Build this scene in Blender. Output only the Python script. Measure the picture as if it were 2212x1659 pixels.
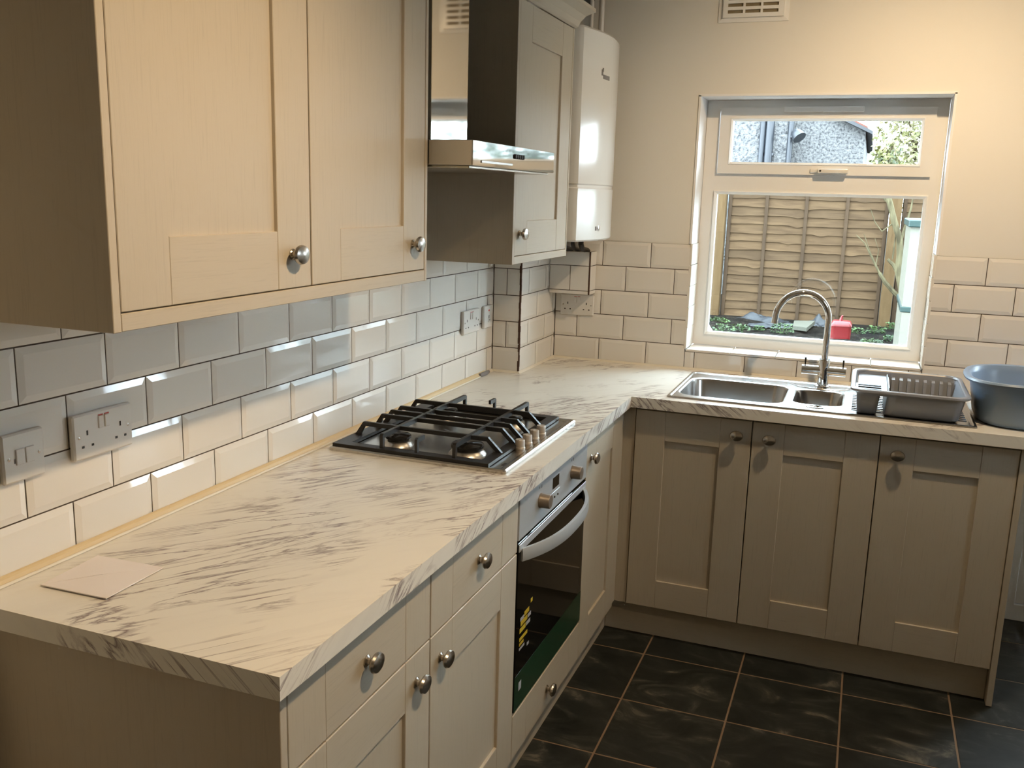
import bpy, bmesh, math, random
from mathutils import Vector, Matrix
random.seed(7)
for o in list(bpy.data.objects): bpy.data.objects.remove(o, do_unlink=True)
SC = bpy.context.scene
COL = SC.collection
PI = math.pi

# ------------------------------------------------------------------ camera
F_PX = 1994.965
CAM = Vector((1.33715, -1.18223, 1.59246))
pitch, roll, yaw = -0.202511, 0.0280857, 0.360252
fw = Vector((-math.sin(yaw) * math.cos(pitch), math.cos(yaw) * math.cos(pitch), math.sin(pitch)))
r_ = Vector((math.cos(yaw), math.sin(yaw), 0)); u_ = r_.cross(fw)
c_, s_ = math.cos(roll), math.sin(roll)
r2 = c_ * r_ + s_ * u_; u2 = -s_ * r_ + c_ * u_
cd = bpy.data.cameras.new('camera'); cam = bpy.data.objects.new('camera', cd); COL.objects.link(cam)
cd.sensor_width = 36.0; cd.lens = F_PX / 2212 * 36.0; cd.clip_start = 0.02; cd.clip_end = 200
M = Matrix((r2, u2, -fw)).transposed().to_4x4(); M.translation = CAM
cam.matrix_world = M
SC.camera = cam

# ------------------------------------------------------------------ world, exposure
SKY_COLOR, SKY_STRENGTH = (0.75, 0.88, 1.0), 20.0
LAMP_COLOR = (1.0, 0.73, 0.43)
LAMP_SPOTS = [  # spotlight heads on the ceiling bar: position along y, aim point, watts, cone angle
    (0.08, (0.42, 0.06, 0.91), 80, 98), (1.50, (1.45, 2.56, 0.85), 56, 152), (-0.55, (1.9, -2.2, 0.6), 46, 120)]  # last head is an added ambient fill, aimed behind the camera
w = bpy.data.worlds.new('sky'); SC.world = w; w.use_nodes = True
bg = w.node_tree.nodes['Background']; bg.inputs[0].default_value = (*SKY_COLOR, 1); bg.inputs[1].default_value = SKY_STRENGTH
vs = SC.view_settings
vs.view_transform = 'Standard'; vs.look = 'None'; vs.exposure = 0.2; vs.gamma = 1.0; vs.use_curve_mapping = False
SC.cycles.use_denoising = True
SC.cycles.max_bounces = 6; SC.cycles.diffuse_bounces = 3; SC.cycles.glossy_bounces = 3; SC.cycles.transparent_max_bounces = 8
SC.cycles.adaptive_threshold = 0.09
SC.cycles.caustics_reflective = False; SC.cycles.caustics_refractive = False
SC.cycles.sample_clamp_indirect = 6.0

# ------------------------------------------------------------------ key dimensions
YB = 2.561          # tiled face of the wall with the window (left tiled face is x = 0)
WT = 0.910          # worktop top
CEIL = 2.55
XR, YREAR = 3.0, -3.2
XC = 1.955          # corner where the back door reveal starts

# ------------------------------------------------------------------ materials
MATS = {}
def mat(name, col, rough=0.5, metal=0.0, spec=0.5, coat=0.0, emit=None, es=0.0):
    m = bpy.data.materials.new(name); m.use_nodes = True
    b = m.node_tree.nodes['Principled BSDF']
    b.inputs['Base Color'].default_value = (*col, 1); b.inputs['Roughness'].default_value = rough
    b.inputs['Metallic'].default_value = metal; b.inputs['Specular IOR Level'].default_value = spec
    b.inputs['Coat Weight'].default_value = coat
    if emit: b.inputs['Emission Color'].default_value = (*emit, 1); b.inputs['Emission Strength'].default_value = es
    MATS[name] = m
    return m
def nn(m, t, **kw):
    n = m.node_tree.nodes.new(t)
    for k, v in kw.items(): setattr(n, k, v)
    return n
def lk(m, a, b): m.node_tree.links.new(a, b)
def bsdf(m): return m.node_tree.nodes['Principled BSDF']
def coords(m, scale=(1, 1, 1), rot=(0, 0, 0), kind='Object'):
    tc = nn(m, 'ShaderNodeTexCoord'); mp = nn(m, 'ShaderNodeMapping')
    mp.inputs['Scale'].default_value = scale; mp.inputs['Rotation'].default_value = rot
    lk(m, tc.outputs[kind], mp.inputs[0]); return mp.outputs[0]
def world_coords(m, scale=(1, 1, 1), rot=(0, 0, 0)):
    g = nn(m, 'ShaderNodeNewGeometry'); mp = nn(m, 'ShaderNodeMapping'); mp.vector_type = 'POINT'
    mp.inputs['Scale'].default_value = scale; mp.inputs['Rotation'].default_value = rot
    lk(m, g.outputs['Position'], mp.inputs[0]); return mp.outputs[0]
def noise(m, vec, scale, detail=4, rough=0.5, dist=0.0):
    n = nn(m, 'ShaderNodeTexNoise'); n.inputs['Scale'].default_value = scale; n.inputs['Detail'].default_value = detail
    n.inputs['Roughness'].default_value = rough; n.inputs['Distortion'].default_value = dist
    if vec is not None: lk(m, vec, n.inputs['Vector'])
    return n.outputs['Fac']
def ramp(m, fac, stops):
    r = nn(m, 'ShaderNodeValToRGB'); cr = r.color_ramp
    while len(cr.elements) < len(stops): cr.elements.new(0.5)
    for e, (p, c) in zip(cr.elements, stops): e.position = p; e.color = (*c, 1) if len(c) == 3 else c
    lk(m, fac, r.inputs[0]); return r.outputs[0]
def mix(m, fac, a, b, mode='MIX'):
    n = nn(m, 'ShaderNodeMix', data_type='RGBA', blend_type=mode)
    for s, v in ((n.inputs[0], fac), (n.inputs[6], a), (n.inputs[7], b)):
        if isinstance(v, (int, float)): s.default_value = v
        elif isinstance(v, tuple): s.default_value = (*v, 1)
        else: lk(m, v, s)
    return n.outputs[2]
def math_(m, op, a, b=None):
    n = nn(m, 'ShaderNodeMath', operation=op)
    for s, v in zip(n.inputs, (a, b)):
        if v is None: continue
        if isinstance(v, (int, float)): s.default_value = v
        else: lk(m, v, s)
    return n.outputs[0]
def bump(m, h, strength=0.2, dist=0.001):
    n = nn(m, 'ShaderNodeBump'); n.inputs['Strength'].default_value = strength; n.inputs['Distance'].default_value = dist
    lk(m, h, n.inputs['Height']); lk(m, n.outputs[0], bsdf(m).inputs['Normal'])
def setcol(m, sock): lk(m, sock, bsdf(m).inputs['Base Color'])

# painted wood-grain cabinet vinyl, grain upright or sideways
CABC = (0.56, 0.50, 0.405)
def cab_mat(name, scale, col=CABC):
    m = mat(name, col, 0.48, spec=0.4)
    v = world_coords(m, scale)
    g = noise(m, v, 1.0, 6, 0.65, 0.6)
    dark = tuple(c * 0.91 for c in col)
    setcol(m, ramp(m, g, [(0.30, dark), (0.47, col), (1.0, col)]))
    bump(m, g, 0.15, 0.0010)
    return m
cab_mat('cabinet_grain_up', (220, 220, 9))
cab_mat('cabinet_grain_along_y', (220, 9, 220))
cab_mat('cabinet_grain_along_x', (9, 220, 220))
mat('cabinet_plain', CABC, 0.5, spec=0.4)
m = mat('carcass', (0.62, 0.58, 0.52), 0.6)

m = mat('tile_glaze', (0.80, 0.785, 0.75), 0.07, spec=0.55)
oi = nn(m, 'ShaderNodeObjectInfo')
setcol(m, ramp(m, oi.outputs['Random'], [(0, (0.82, 0.795, 0.75)), (1, (0.86, 0.84, 0.795))]))
n_ = noise(m, world_coords(m, (9, 9, 9)), 1.0, 2, 0.4)
bump(m, n_, 0.35, 0.004)
m = mat('grout', (0.105, 0.088, 0.072), 0.9); n_ = noise(m, world_coords(m), 90, 3)
setcol(m, ramp(m, n_, [(0.3, (0.060, 0.046, 0.036)), (0.7, (0.10, 0.083, 0.067))]))
m = mat('edge_grout', (0.07, 0.035, 0.022), 0.8)
m = mat('wall_paint', (0.85, 0.83, 0.775), 0.75, spec=0.25)
n_ = noise(m, world_coords(m), 60, 4); bump(m, n_, 0.12, 0.002)
mat('ceiling_paint', (0.84, 0.82, 0.77), 0.8, spec=0.2)
mat('reveal_white', (0.90, 0.90, 0.90), 0.6, spec=0.3)
mat('upvc', (0.90, 0.90, 0.885), 0.28, spec=0.5)
mat('white_plastic', (0.80, 0.78, 0.74), 0.3)
mat('boiler_white', (0.83, 0.83, 0.80), 0.16, spec=0.4)
mat('sealant', (0.84, 0.79, 0.68), 0.4)
mat('bead_wood', (0.74, 0.58, 0.34), 0.5)

# marble laminate
m = mat('marble_laminate', (0.83, 0.81, 0.76), 0.22, spec=0.45)
v = world_coords(m, (1, 1, 1), (0, 0, math.radians(-52)))
mr_ = nn(m, 'ShaderNodeMapping'); mr_.inputs['Rotation'].default_value = (0.75, 0, 0); lk(m, v, mr_.inputs[0]); v = mr_.outputs[0]
mp = nn(m, 'ShaderNodeMapping'); mp.inputs['Scale'].default_value = (1.3, 11.5, 1.0); lk(m, v, mp.inputs[0])
n1 = noise(m, mp.outputs[0], 1.0, 7, 0.62, 2.3)
mp2 = nn(m, 'ShaderNodeMapping'); mp2.inputs['Scale'].default_value = (4.2, 32, 2.5); mp2.inputs['Location'].default_value = (3, 7, 1); lk(m, v, mp2.inputs[0])
n2 = noise(m, mp2.outputs[0], 1.0, 5, 0.6, 1.1)
big = noise(m, v, 3.4, 3, 0.55, 0.6); big2 = noise(m, mp.outputs[0], 0.9, 2, 0.5)
d1 = math_(m, 'ABSOLUTE', math_(m, 'SUBTRACT', n1, 0.5)); d2 = math_(m, 'ABSOLUTE', math_(m, 'SUBTRACT', n2, 0.53))
line = ramp(m, d1, [(0.0, (1, 1, 1)), (0.009, (0.65, 0.65, 0.65)), (0.036, (0, 0, 0))])
fine = ramp(m, d2, [(0.0, (1, 1, 1)), (0.012, (0.5, 0.5, 0.5)), (0.045, (0, 0, 0))])
msk = ramp(m, big, [(0.47, (0, 0, 0)), (0.56, (1, 1, 1))])
msk2 = ramp(m, big2, [(0.50, (0, 0, 0)), (0.66, (1, 1, 1))])
fleck = ramp(m, n2, [(0.66, (0, 0, 0)), (0.76, (1, 1, 1))])
wash = ramp(m, n1, [(0.50, (0, 0, 0)), (0.75, (1, 1, 1))])
base = mix(m, math_(m, 'MULTIPLY', wash, 0.22), (0.88, 0.86, 0.80), (0.64, 0.61, 0.59))
base = mix(m, math_(m, 'MULTIPLY', math_(m, 'MULTIPLY', fine, msk2), 0.55), base, (0.42, 0.35, 0.35))
base = mix(m, math_(m, 'MULTIPLY', math_(m, 'MULTIPLY', line, msk), 0.92), base, (0.20, 0.145, 0.155))
base = mix(m, math_(m, 'MULTIPLY', math_(m, 'MULTIPLY', fleck, msk), 0.75), base, (0.30, 0.23, 0.23))
setcol(m, base)

# slate floor tile
m = mat('slate', (0.035, 0.04, 0.04), 0.42, spec=0.32)
oi = nn(m, 'ShaderNodeObjectInfo'); v = coords(m, (1, 1, 1))
add = nn(m, 'ShaderNodeVectorMath', operation='MULTIPLY_ADD')
cmb = nn(m, 'ShaderNodeCombineXYZ')
for i in range(3): lk(m, oi.outputs['Random'], cmb.inputs[i])
add.inputs[1].default_value = (37, 91, 53); lk(m, cmb.outputs[0], add.inputs[0]); lk(m, v, add.inputs[2])
mp = nn(m, 'ShaderNodeMapping'); mp.inputs['Scale'].default_value = (3, 5, 3); mp.inputs['Rotation'].default_value = (0, 0, 0.6); lk(m, add.outputs[0], mp.inputs[0])
n1 = noise(m, mp.outputs[0], 1.5, 8, 0.62, 1.6); n2 = noise(m, add.outputs[0], 9, 6, 0.6)
c1 = ramp(m, n1, [(0.38, (0.007, 0.009, 0.008)), (0.52, (0.018, 0.022, 0.020)), (0.61, (0.050, 0.052, 0.046)), (0.72, (0.24, 0.215, 0.165))])
c2 = mix(m, 0.22, c1, ramp(m, n2, [(0.3, (0.014, 0.016, 0.016)), (0.7, (0.06, 0.063, 0.06))]))
setcol(m, c2); bump(m, n1, 0.25, 0.002)
mat('floor_grout', (0.24, 0.165, 0.105), 0.85)

def metal_mat(name, col, rough, stretch=None, bs=0.05, ani=0.0):
    m = mat(name, col, rough, metal=1.0)
    if stretch:
        n_ = noise(m, world_coords(m, stretch), 1.0, 3, 0.6)
        r = nn(m, 'ShaderNodeMapRange'); lk(m, n_, r.inputs[0]); r.inputs[3].default_value = rough * 0.8; r.inputs[4].default_value = rough * 1.25
        lk(m, r.outputs[0], bsdf(m).inputs['Roughness']); bump(m, n_, bs, 0.0006)
    return m
metal_mat('steel', (0.56, 0.54, 0.51), 0.24, (20, 400, 400), 0.008)
metal_mat('sink_steel', (0.60, 0.60, 0.60), 0.22, (25, 500, 25), 0.01)
metal_mat('mirror_steel', (0.62, 0.60, 0.56), 0.05)
metal_mat('chrome', (0.80, 0.80, 0.80), 0.045)
metal_mat('nickel', (0.50, 0.47, 0.43), 0.27)
m = mat('silver_panel', (0.52, 0.55, 0.58), 0.38, metal=0.25)
mat('knob_satin', (0.58, 0.53, 0.47), 0.38, metal=0.55)
mat('oven_knob', (0.26, 0.22, 0.185), 0.4, metal=0.4)
mat('cast_iron', (0.013, 0.013, 0.014), 0.42)
mat('enamel_black', (0.015, 0.015, 0.016), 0.22)
mat('burner_alu', (0.55, 0.52, 0.48), 0.35, metal=1.0)
mat('black_glass', (0.004, 0.004, 0.004), 0.04, spec=0.3)
mat('green_film', (0.012, 0.05, 0.026), 0.22)
mat('dark', (0.02, 0.018, 0.016), 0.6)
mat('print_yellow', (0.55, 0.40, 0.02), 0.5)
mat('print_white', (0.40, 0.40, 0.44), 0.5)
mat('print_grey', (0.22, 0.21, 0.21), 0.5)
mat('socket_red', (0.5, 0.06, 0.04), 0.4)
mat('paper', (0.93, 0.88, 0.88), 0.7)
mat('grey_plastic', (0.25, 0.27, 0.31), 0.32)
mat('basin_plastic', (0.22, 0.31, 0.44), 0.30)
mat('copper', (0.55, 0.30, 0.17), 0.3, metal=1.0)
mat('lamp_glow', (1, 0.9, 0.75), 0.4, emit=(1.0, 0.72, 0.40), es=14.0)
mat('soil', (0.03, 0.022, 0.017), 0.95, spec=0.08)
m = MATS['soil']; n_ = noise(m, world_coords(m), 14, 7, 0.7)
setcol(m, ramp(m, n_, [(0.3, (0.0021, 0.00175, 0.0014)), (0.52, (0.0077, 0.0063, 0.0049)), (0.68, (0.0315, 0.0252, 0.0189))])); bump(m, n_, 0.9, 0.05)
def wood(name, a, b, sc):
    m = mat(name, a, 0.8, spec=0.2)
    oi = nn(m, 'ShaderNodeObjectInfo'); g = noise(m, world_coords(m, sc), 1.0, 6, 0.6, 1.0)
    c = ramp(m, g, [(0.3, a), (0.7, b)])
    k = nn(m, 'ShaderNodeMapRange'); lk(m, oi.outputs['Random'], k.inputs[0]); k.inputs[3].default_value = 0.82; k.inputs[4].default_value = 1.15
    sc_ = nn(m, 'ShaderNodeVectorMath', operation='SCALE'); lk(m, c, sc_.inputs[0]); lk(m, k.outputs[0], sc_.inputs['Scale'])
    setcol(m, sc_.outputs[0]); bump(m, g, 0.3, 0.004)
wood('fence_wood', (0.04212, 0.02223, 0.009516), (0.078, 0.04524, 0.02145), (3, 12, 26))
wood('batten_wood', (0.03276, 0.01802, 0.009282), (0.05187, 0.03058, 0.01638), (40, 20, 4))
wood('post_wood', (0.04805, 0.02566, 0.008736), (0.07371, 0.04368, 0.01856), (40, 30, 5))
mat('bark', (0.2, 0.18, 0.12), 0.9, spec=0.1); m = MATS['bark']; n_ = noise(m, world_coords(m, (30, 30, 8)), 1, 5)
setcol(m, ramp(m, n_, [(0.35, (0.040, 0.032, 0.018)), (0.65, (0.11, 0.092, 0.052))]))
mat('mint_paint', (0.13, 0.122, 0.095), 0.5); mat('teal_paint', (0.004, 0.022, 0.020), 0.45)
mat('red_plastic', (0.15, 0.009, 0.011), 0.35)
mat('black_sheet', (0.006, 0.007, 0.010), 0.6)
mat('grey_paint_wood', (0.055, 0.052, 0.036), 0.7)
mat('pipe_dark', (0.018, 0.021, 0.026), 0.4)
mat('slate_roof', (0.03, 0.032, 0.035), 0.7); mat('roof_tile_red', (0.12, 0.035, 0.02), 0.8)
for nm, a, b in (('leaf_green', (0.010, 0.030, 0.005), (0.042, 0.085, 0.015)), ('leaf_painted_sun', (0.09, 0.095, 0.025), (0.30, 0.27, 0.15)), ('leaf_shrub', (0.02, 0.03, 0.006), (0.10, 0.095, 0.02)), ('leaf_dark', (0.006, 0.015, 0.008), (0.026, 0.046, 0.022))):  # the pale leaf tone stands in for sunlight on the tree
    m = mat(nm, a, 0.6); n_ = noise(m, world_coords(m), 11, 3)
    setcol(m, ramp(m, n_, [(0.35, a), (0.65, b)]))
m = mat('pebbledash', (0.66, 0.67, 0.66), 0.9, spec=0.2)
n_ = noise(m, world_coords(m), 34, 4, 0.7); setcol(m, ramp(m, n_, [(0.38, (0.04095, 0.0415, 0.04368)), (0.47, (0.1037, 0.1037, 0.1037)), (0.62, (0.1638, 0.1611, 0.1556))])); bump(m, n_, 0.8, 0.03)
# clear glazing: straight-through transmission plus a Fresnel reflection
m = bpy.data.materials.new('window_glass'); m.use_nodes = True; MATS['window_glass'] = m
nt = m.node_tree; nt.nodes.remove(nt.nodes['Principled BSDF'])
tr = nn(m, 'ShaderNodeBsdfTransparent'); tr.inputs[0].default_value = (0.95, 0.97, 0.965, 1)
gl = nn(m, 'ShaderNodeBsdfGlossy'); gl.inputs['Roughness'].default_value = 0.0
lw_ = nn(m, 'ShaderNodeLayerWeight'); lw_.inputs[0].default_value = 0.5
fz = math_(m, 'ADD', math_(m, 'MULTIPLY', math_(m, 'POWER', lw_.outputs['Facing'], 5.0), 0.9), 0.035)
mx = nn(m, 'ShaderNodeMixShader'); lk(m, fz, mx.inputs[0]); lk(m, tr.outputs[0], mx.inputs[1]); lk(m, gl.outputs[0], mx.inputs[2])
lk(m, mx.outputs[0], nt.nodes['Material Output'].inputs[0])

# ------------------------------------------------------------------ object helpers
def wloc(o):
    v = Vector((0, 0, 0))
    while o is not None: v += o.location; o = o.parent
    return v
def tag(o, label=None, cat=None, group=None, kind=None):
    if label: o['label'] = label
    if cat: o['category'] = cat
    if group: o['group'] = group
    if kind: o['kind'] = kind
    return o
def thing(name, loc, label, cat, group=None):
    o = bpy.data.objects.new(name, None); COL.objects.link(o); o.location = loc; o.empty_display_size = 0.05
    return tag(o, label, cat, group)
def link_mesh(me, name, parent, origin):
    o = bpy.data.objects.new(name, me); COL.objects.link(o)
    if parent is not None: o.parent = parent; o.location = Vector(origin) - wloc(parent)
    else: o.location = origin
    return o
class MB:
    """collects shapes in world coordinates; build() links them as one mesh object"""
    def __init__(s): s.bm = bmesh.new()
    def quad(s, pts): return s.bm.faces.new([s.bm.verts.new(p) for p in pts])
    def box(s, x0, x1, y0, y1, z0, z1, b=0.0, seg=1):
        t = bmesh.new()
        v = [t.verts.new((x, y, z)) for x in (x0, x1) for y in (y0, y1) for z in (z0, z1)]
        for f in ((0, 1, 3, 2), (4, 6, 7, 5), (0, 4, 5, 1), (2, 3, 7, 6), (0, 2, 6, 4), (1, 5, 7, 3)): t.faces.new([v[i] for i in f])
        if b: bmesh.ops.bevel(t, geom=t.edges[:], offset=b, segments=seg, affect='EDGES', profile=0.6)
        return s.merge(t)
    def merge(s, t, mtx=None):
        vm = {}
        for v in t.verts: vm[v] = s.bm.verts.new(mtx @ v.co if mtx else v.co)
        for f in t.faces:
            try: nf = s.bm.faces.new([vm[v] for v in f.verts]); nf.smooth = f.smooth
            except ValueError: pass
        t.free(); return s
    def rings(s, rings, cap0=True, cap1=True, closed=True, smooth=True):
        R = [[s.bm.verts.new(p) for p in r] for r in rings]
        n = len(R[0])
        for a, b in zip(R, R[1:]):
            for i in range(n if closed else n - 1):
                f = s.bm.faces.new((a[i], a[(i + 1) % n], b[(i + 1) % n], b[i])); f.smooth = smooth
        if cap0: s.bm.faces.new(list(reversed(R[0])))
        if cap1: s.bm.faces.new(R[-1])
        return s
    def lathe(s, prof, origin, axis='z', n=24, sx=1.0, sy=1.0):
        """prof: (radius, height); axis +x/+y/-y/+z; sx, sy scale the two radial axes"""
        o = Vector(origin); A = {'z': (Vector((1, 0, 0)), Vector((0, 1, 0)), Vector((0, 0, 1))), 'x': (Vector((0, 1, 0)), Vector((0, 0, 1)), Vector((1, 0, 0))),
             '-y': (Vector((1, 0, 0)), Vector((0, 0, 1)), Vector((0, -1, 0))), '-x': (Vector((0, 1, 0)), Vector((0, 0, 1)), Vector((-1, 0, 0))), '-z': (Vector((1, 0, 0)), Vector((0, 1, 0)), Vector((0, 0, -1)))}[axis]
        rr = []
        for r, h in prof:
            rr.append([o + A[2] * h + (A[0] * math.cos(2 * PI * i / n) * sx + A[1] * math.sin(2 * PI * i / n) * sy) * max(r, 1e-5) for i in range(n)])
        s.rings(rr); return s
    def tube(s, pts, rad, n=12, caps=True):
        pts = [Vector(p) for p in pts]; rs = rad if isinstance(rad, (list, tuple)) else [rad] * len(pts)
        rings = []; up = Vector((0.13, 0.29, 0.94)).normalized(); prev = None
        for i, p in enumerate(pts):
            d = (pts[min(i + 1, len(pts) - 1)] - pts[max(i - 1, 0)]).normalized()
            a = prev if prev is not None else up
            a = (a - d * a.dot(d))
            if a.length < 1e-4: a = d.orthogonal()
            a.normalize(); prev = a; b = d.cross(a)
            rings.append([p + (a * math.cos(2 * PI * k / n) + b * math.sin(2 * PI * k / n)) * rs[i] for k in range(n)])
        s.rings(rings, caps, caps); return s
    def cyl(s, p0, p1, r, n=16): return s.tube([p0, p1], r, n)
    def sweep(s, pts, prof, frames):
        """prof: list of (a, b); frames: list of (A, B) vectors per point"""
        s.rings([[Vector(p) + A * a + B * b for a, b in prof] for p, (A, B) in zip(pts, frames)]); return s
    def prism(s, poly, axis, a0, a1):
        f = {'x': lambda p, a: (a, p[0], p[1]), 'y': lambda p, a: (p[0], a, p[1]), 'z': lambda p, a: (p[0], p[1], a)}[axis]
        s.rings([[f(p, a0) for p in poly], [f(p, a1) for p in poly]], smooth=False); return s
    def cells(s, us, vs_, pred, a0, a1, axis):
        """extruded plan made of grid cells; axis is the extrusion axis"""
        f = {'x': lambda u, v, a: (a, u, v), 'y': lambda u, v, a: (u, a, v), 'z': lambda u, v, a: (u, v, a)}[axis]
        nu, nv = len(us) - 1, len(vs_) - 1
        on = [[pred((us[i] + us[i + 1]) / 2, (vs_[j] + vs_[j + 1]) / 2) for j in range(nv)] for i in range(nu)]
        V = {}
        def g(i, j, k):
            if (i, j, k) not in V: V[(i, j, k)] = s.bm.verts.new(f(us[i], vs_[j], (a0, a1)[k]))
            return V[(i, j, k)]
        for i in range(nu):
            for j in range(nv):
                if not on[i][j]: continue
                s.bm.faces.new((g(i, j, 0), g(i, j + 1, 0), g(i + 1, j + 1, 0), g(i + 1, j, 0)))
                s.bm.faces.new((g(i, j, 1), g(i + 1, j, 1), g(i + 1, j + 1, 1), g(i, j + 1, 1)))
                for di, dj, e in ((-1, 0, ((i, j), (i, j + 1))), (1, 0, ((i + 1, j), (i + 1, j + 1))), (0, -1, ((i, j), (i + 1, j))), (0, 1, ((i, j + 1), (i + 1, j + 1)))):
                    a, b = i + di, j + dj
                    if 0 <= a < nu and 0 <= b < nv and on[a][b]: continue
                    (p, q) = e
                    s.bm.faces.new((g(*p, 0), g(*q, 0), g(*q, 1), g(*p, 1)))
        return s
    def build(s, name, m, parent=None, origin=None, smooth=None, weld=False):
        if weld: bmesh.ops.remove_doubles(s.bm, verts=s.bm.verts[:], dist=1e-5)
        bmesh.ops.recalc_face_normals(s.bm, faces=s.bm.faces[:])
        if origin is None:
            cs = [v.co for v in s.bm.verts]
            lo = Vector([min(c[i] for c in cs) for i in range(3)]); hi = Vector([max(c[i] for c in cs) for i in range(3)])
            origin = Vector(((lo.x + hi.x) / 2, (lo.y + hi.y) / 2, lo.z))
        origin = Vector(origin)
        bmesh.ops.translate(s.bm, verts=s.bm.verts[:], vec=-origin)
        if smooth is not None:
            for f in s.bm.faces: f.smooth = smooth
        me = bpy.data.meshes.new(name); s.bm.to_mesh(me); s.bm.free()
        me.materials.append(MATS[m] if isinstance(m, str) else m)
        if smooth or any(p.use_smooth for p in me.polygons):
            try: me.set_sharp_from_angle(angle=math.radians(38))
            except Exception: pass
        return link_mesh(me, name, parent, origin)
def bx(name, m, parent, x0, x1, y0, y1, z0, z1, b=0.0, seg=1):
    return MB().box(x0, x1, y0, y1, z0, z1, b, seg).build(name, m, parent)
def rr(cx, cy, hx, hy, r, z, n=7):
    """rounded rectangle ring, counter-clockwise from the +x +y corner"""
    pts = []
    for k, (sx, sy) in enumerate(((1, 1), (-1, 1), (-1, -1), (1, -1))):
        for i in range(n + 1):
            a = PI / 2 * (k + i / n)
            pts.append(Vector((cx + sx * (hx - r) + r * math.cos(a), cy + sy * (hy - r) + r * math.sin(a), z)))
    return pts
def struct(o): o['kind'] = 'structure'; return o

# ------------------------------------------------------------------ the room shell
o = bx('floor', 'floor_grout', None, -0.1, XR + 0.1, YREAR - 0.1, 2.90, -0.12, -0.0012); struct(o); FLOOR = o
o = bx('ceiling', 'ceiling_paint', None, -0.3, XR + 0.2, YREAR - 0.2, 2.90, CEIL, CEIL + 0.15); struct(o)
# left wall: tile backs sit 8 mm into it, so the plaster face is x = -0.008
o = bx('wall_left', 'wall_paint', None, -0.25, -0.008, YREAR, 2.90, -0.1, CEIL); struct(o); WL = o
RWY0, RWY1, RWZ0, RWZ1 = 0.98, 1.42, 1.55, 1.99   # side window, out of frame to the right, that lights the unit fronts
o = MB().cells([YREAR, RWY0, RWY1, 2.86], [-0.1, RWZ0, RWZ1, CEIL], lambda y, z: not (RWY0 < y < RWY1 and RWZ0 < z < RWZ1), XR, XR + 0.25, 'x').build('wall_right', 'wall_paint'); struct(o)
o = bx('wall_rear', 'wall_paint', None, -0.25, XR + 0.15, YREAR - 0.15, YREAR, -0.1, CEIL); struct(o)
WX0, WX1, WZ0, WZ1 = 0.673, 1.577, 0.982, 1.989
DX0, DX1, DZ1 = XC, 2.86, 2.08
o = MB().cells([-0.008, WX0, WX1, DX0, DX1, XR], [-0.1, WZ0, WZ1, DZ1, CEIL],
      lambda x, z: not (WX0 < x < WX1 and WZ0 < z < WZ1) and not (DX0 < x < DX1 and z < DZ1), YB + 0.008, 2.90, 'y').build('wall_back', 'wall_paint')
struct(o); WB = o
# smooth white plaster lining the window reveal above the tiles
t = MB()
TZ = 1.4175
t.box(WX0 - 0.004, WX0 + 0.004, YB + 0.004, 2.725, TZ, WZ1)
t.box(WX1 - 0.004, WX1 + 0.004, YB + 0.004, 2.725, TZ, WZ1)
t.box(WX0 - 0.004, WX1 + 0.004, YB + 0.004, 2.725, WZ1 - 0.004, WZ1 + 0.004)
t.build('reveal_lining', 'reveal_white', WB)
# boxed-in corner and the tiled pipe box under the boiler
o = bx('wall_corner', 'wall_paint', None, -0.008, 0.106, 2.143, YB + 0.008, 0.85, CEIL); struct(o); WC = o
o = bx('wall_pipebox', 'wall_paint', None, 0.1065, 0.280, 2.476, YB + 0.008, 1.197, 1.370); struct(o); WP = o

# ------------------------------------------------------------------ wall tiles
TH, G = 0.1, 0.0030
ZL = [0.9055, 1.0075, 1.1095, 1.2115, 1.3135, 1.4155, 1.5175]
TCACHE = {}
def tile(parent, orient, u0, u1, v0, v1, face, bev=(1, 1, 1, 1), m='tile_glaze'):
    """orient 'x': faces +x, runs along y. 'y': faces -y, runs along x. 'z': faces up."""
    w_, h_ = round(u1 - u0, 4), round(v1 - v0, 4)
    if w_ < 0.004 or h_ < 0.004: return
    key = (orient, w_, h_, bev)
    if key not in TCACHE:
        b = 0.013
        def ring(n, ins):
            l, r, d, t_ = [(b if f else 0.0006) if ins else 0 for f in bev]
            U0, U1, V0, V1 = -w_ / 2 + l, w_ / 2 - r, -h_ / 2 + d, h_ / 2 - t_
            return [(U0, V0, n), (U1, V0, n), (U1, V1, n), (U0, V1, n)]
        R = [ring(-0.0085, 0), ring(-0.0032, 0), ring(0.0, 1)]
        mp_ = {'x': lambda p: (p[2], p[0], p[1]), 'y': lambda p: (p[0], -p[2], p[1]), 'z': lambda p: (p[0], p[1], p[2])}[orient]
        q = MB(); q.rings([[mp_(p) for p in r] for r in R], smooth=False)
        bmesh.ops.recalc_face_normals(q.bm, faces=q.bm.faces[:])
        me = bpy.data.meshes.new('tile'); q.bm.to_mesh(me); q.bm.free(); me.materials.append(MATS[m])
        TCACHE[key] = me
    c = {'x': (face, (u0 + u1) / 2, (v0 + v1) / 2), 'y': ((u0 + u1) / 2, face, (v0 + v1) / 2), 'z': ((u0 + u1) / 2, (v0 + v1) / 2, face)}[orient]
    return link_mesh(TCACHE[key], 'tile', parent, c)
def course(parent, orient, lo, hi, off, z0, z1, face, vb=(1, 1)):
    """a running-bond course: joints at off + k*0.202"""
    P = 0.202; k = math.floor((lo - off) / P)
    while off + k * P < hi:
        a, b = off + k * P + G / 2, off + (k + 1) * P - G / 2
        a2, b2 = max(a, lo), min(b, hi)
        if b2 - a2 > 0.006: tile(parent, orient, a2, b2, z0 + G / 2, z1 - G / 2, face, (int(a2 == a), int(b2 == b), vb[0], vb[1]))
        k += 1
Y0 = -0.0335
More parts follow.
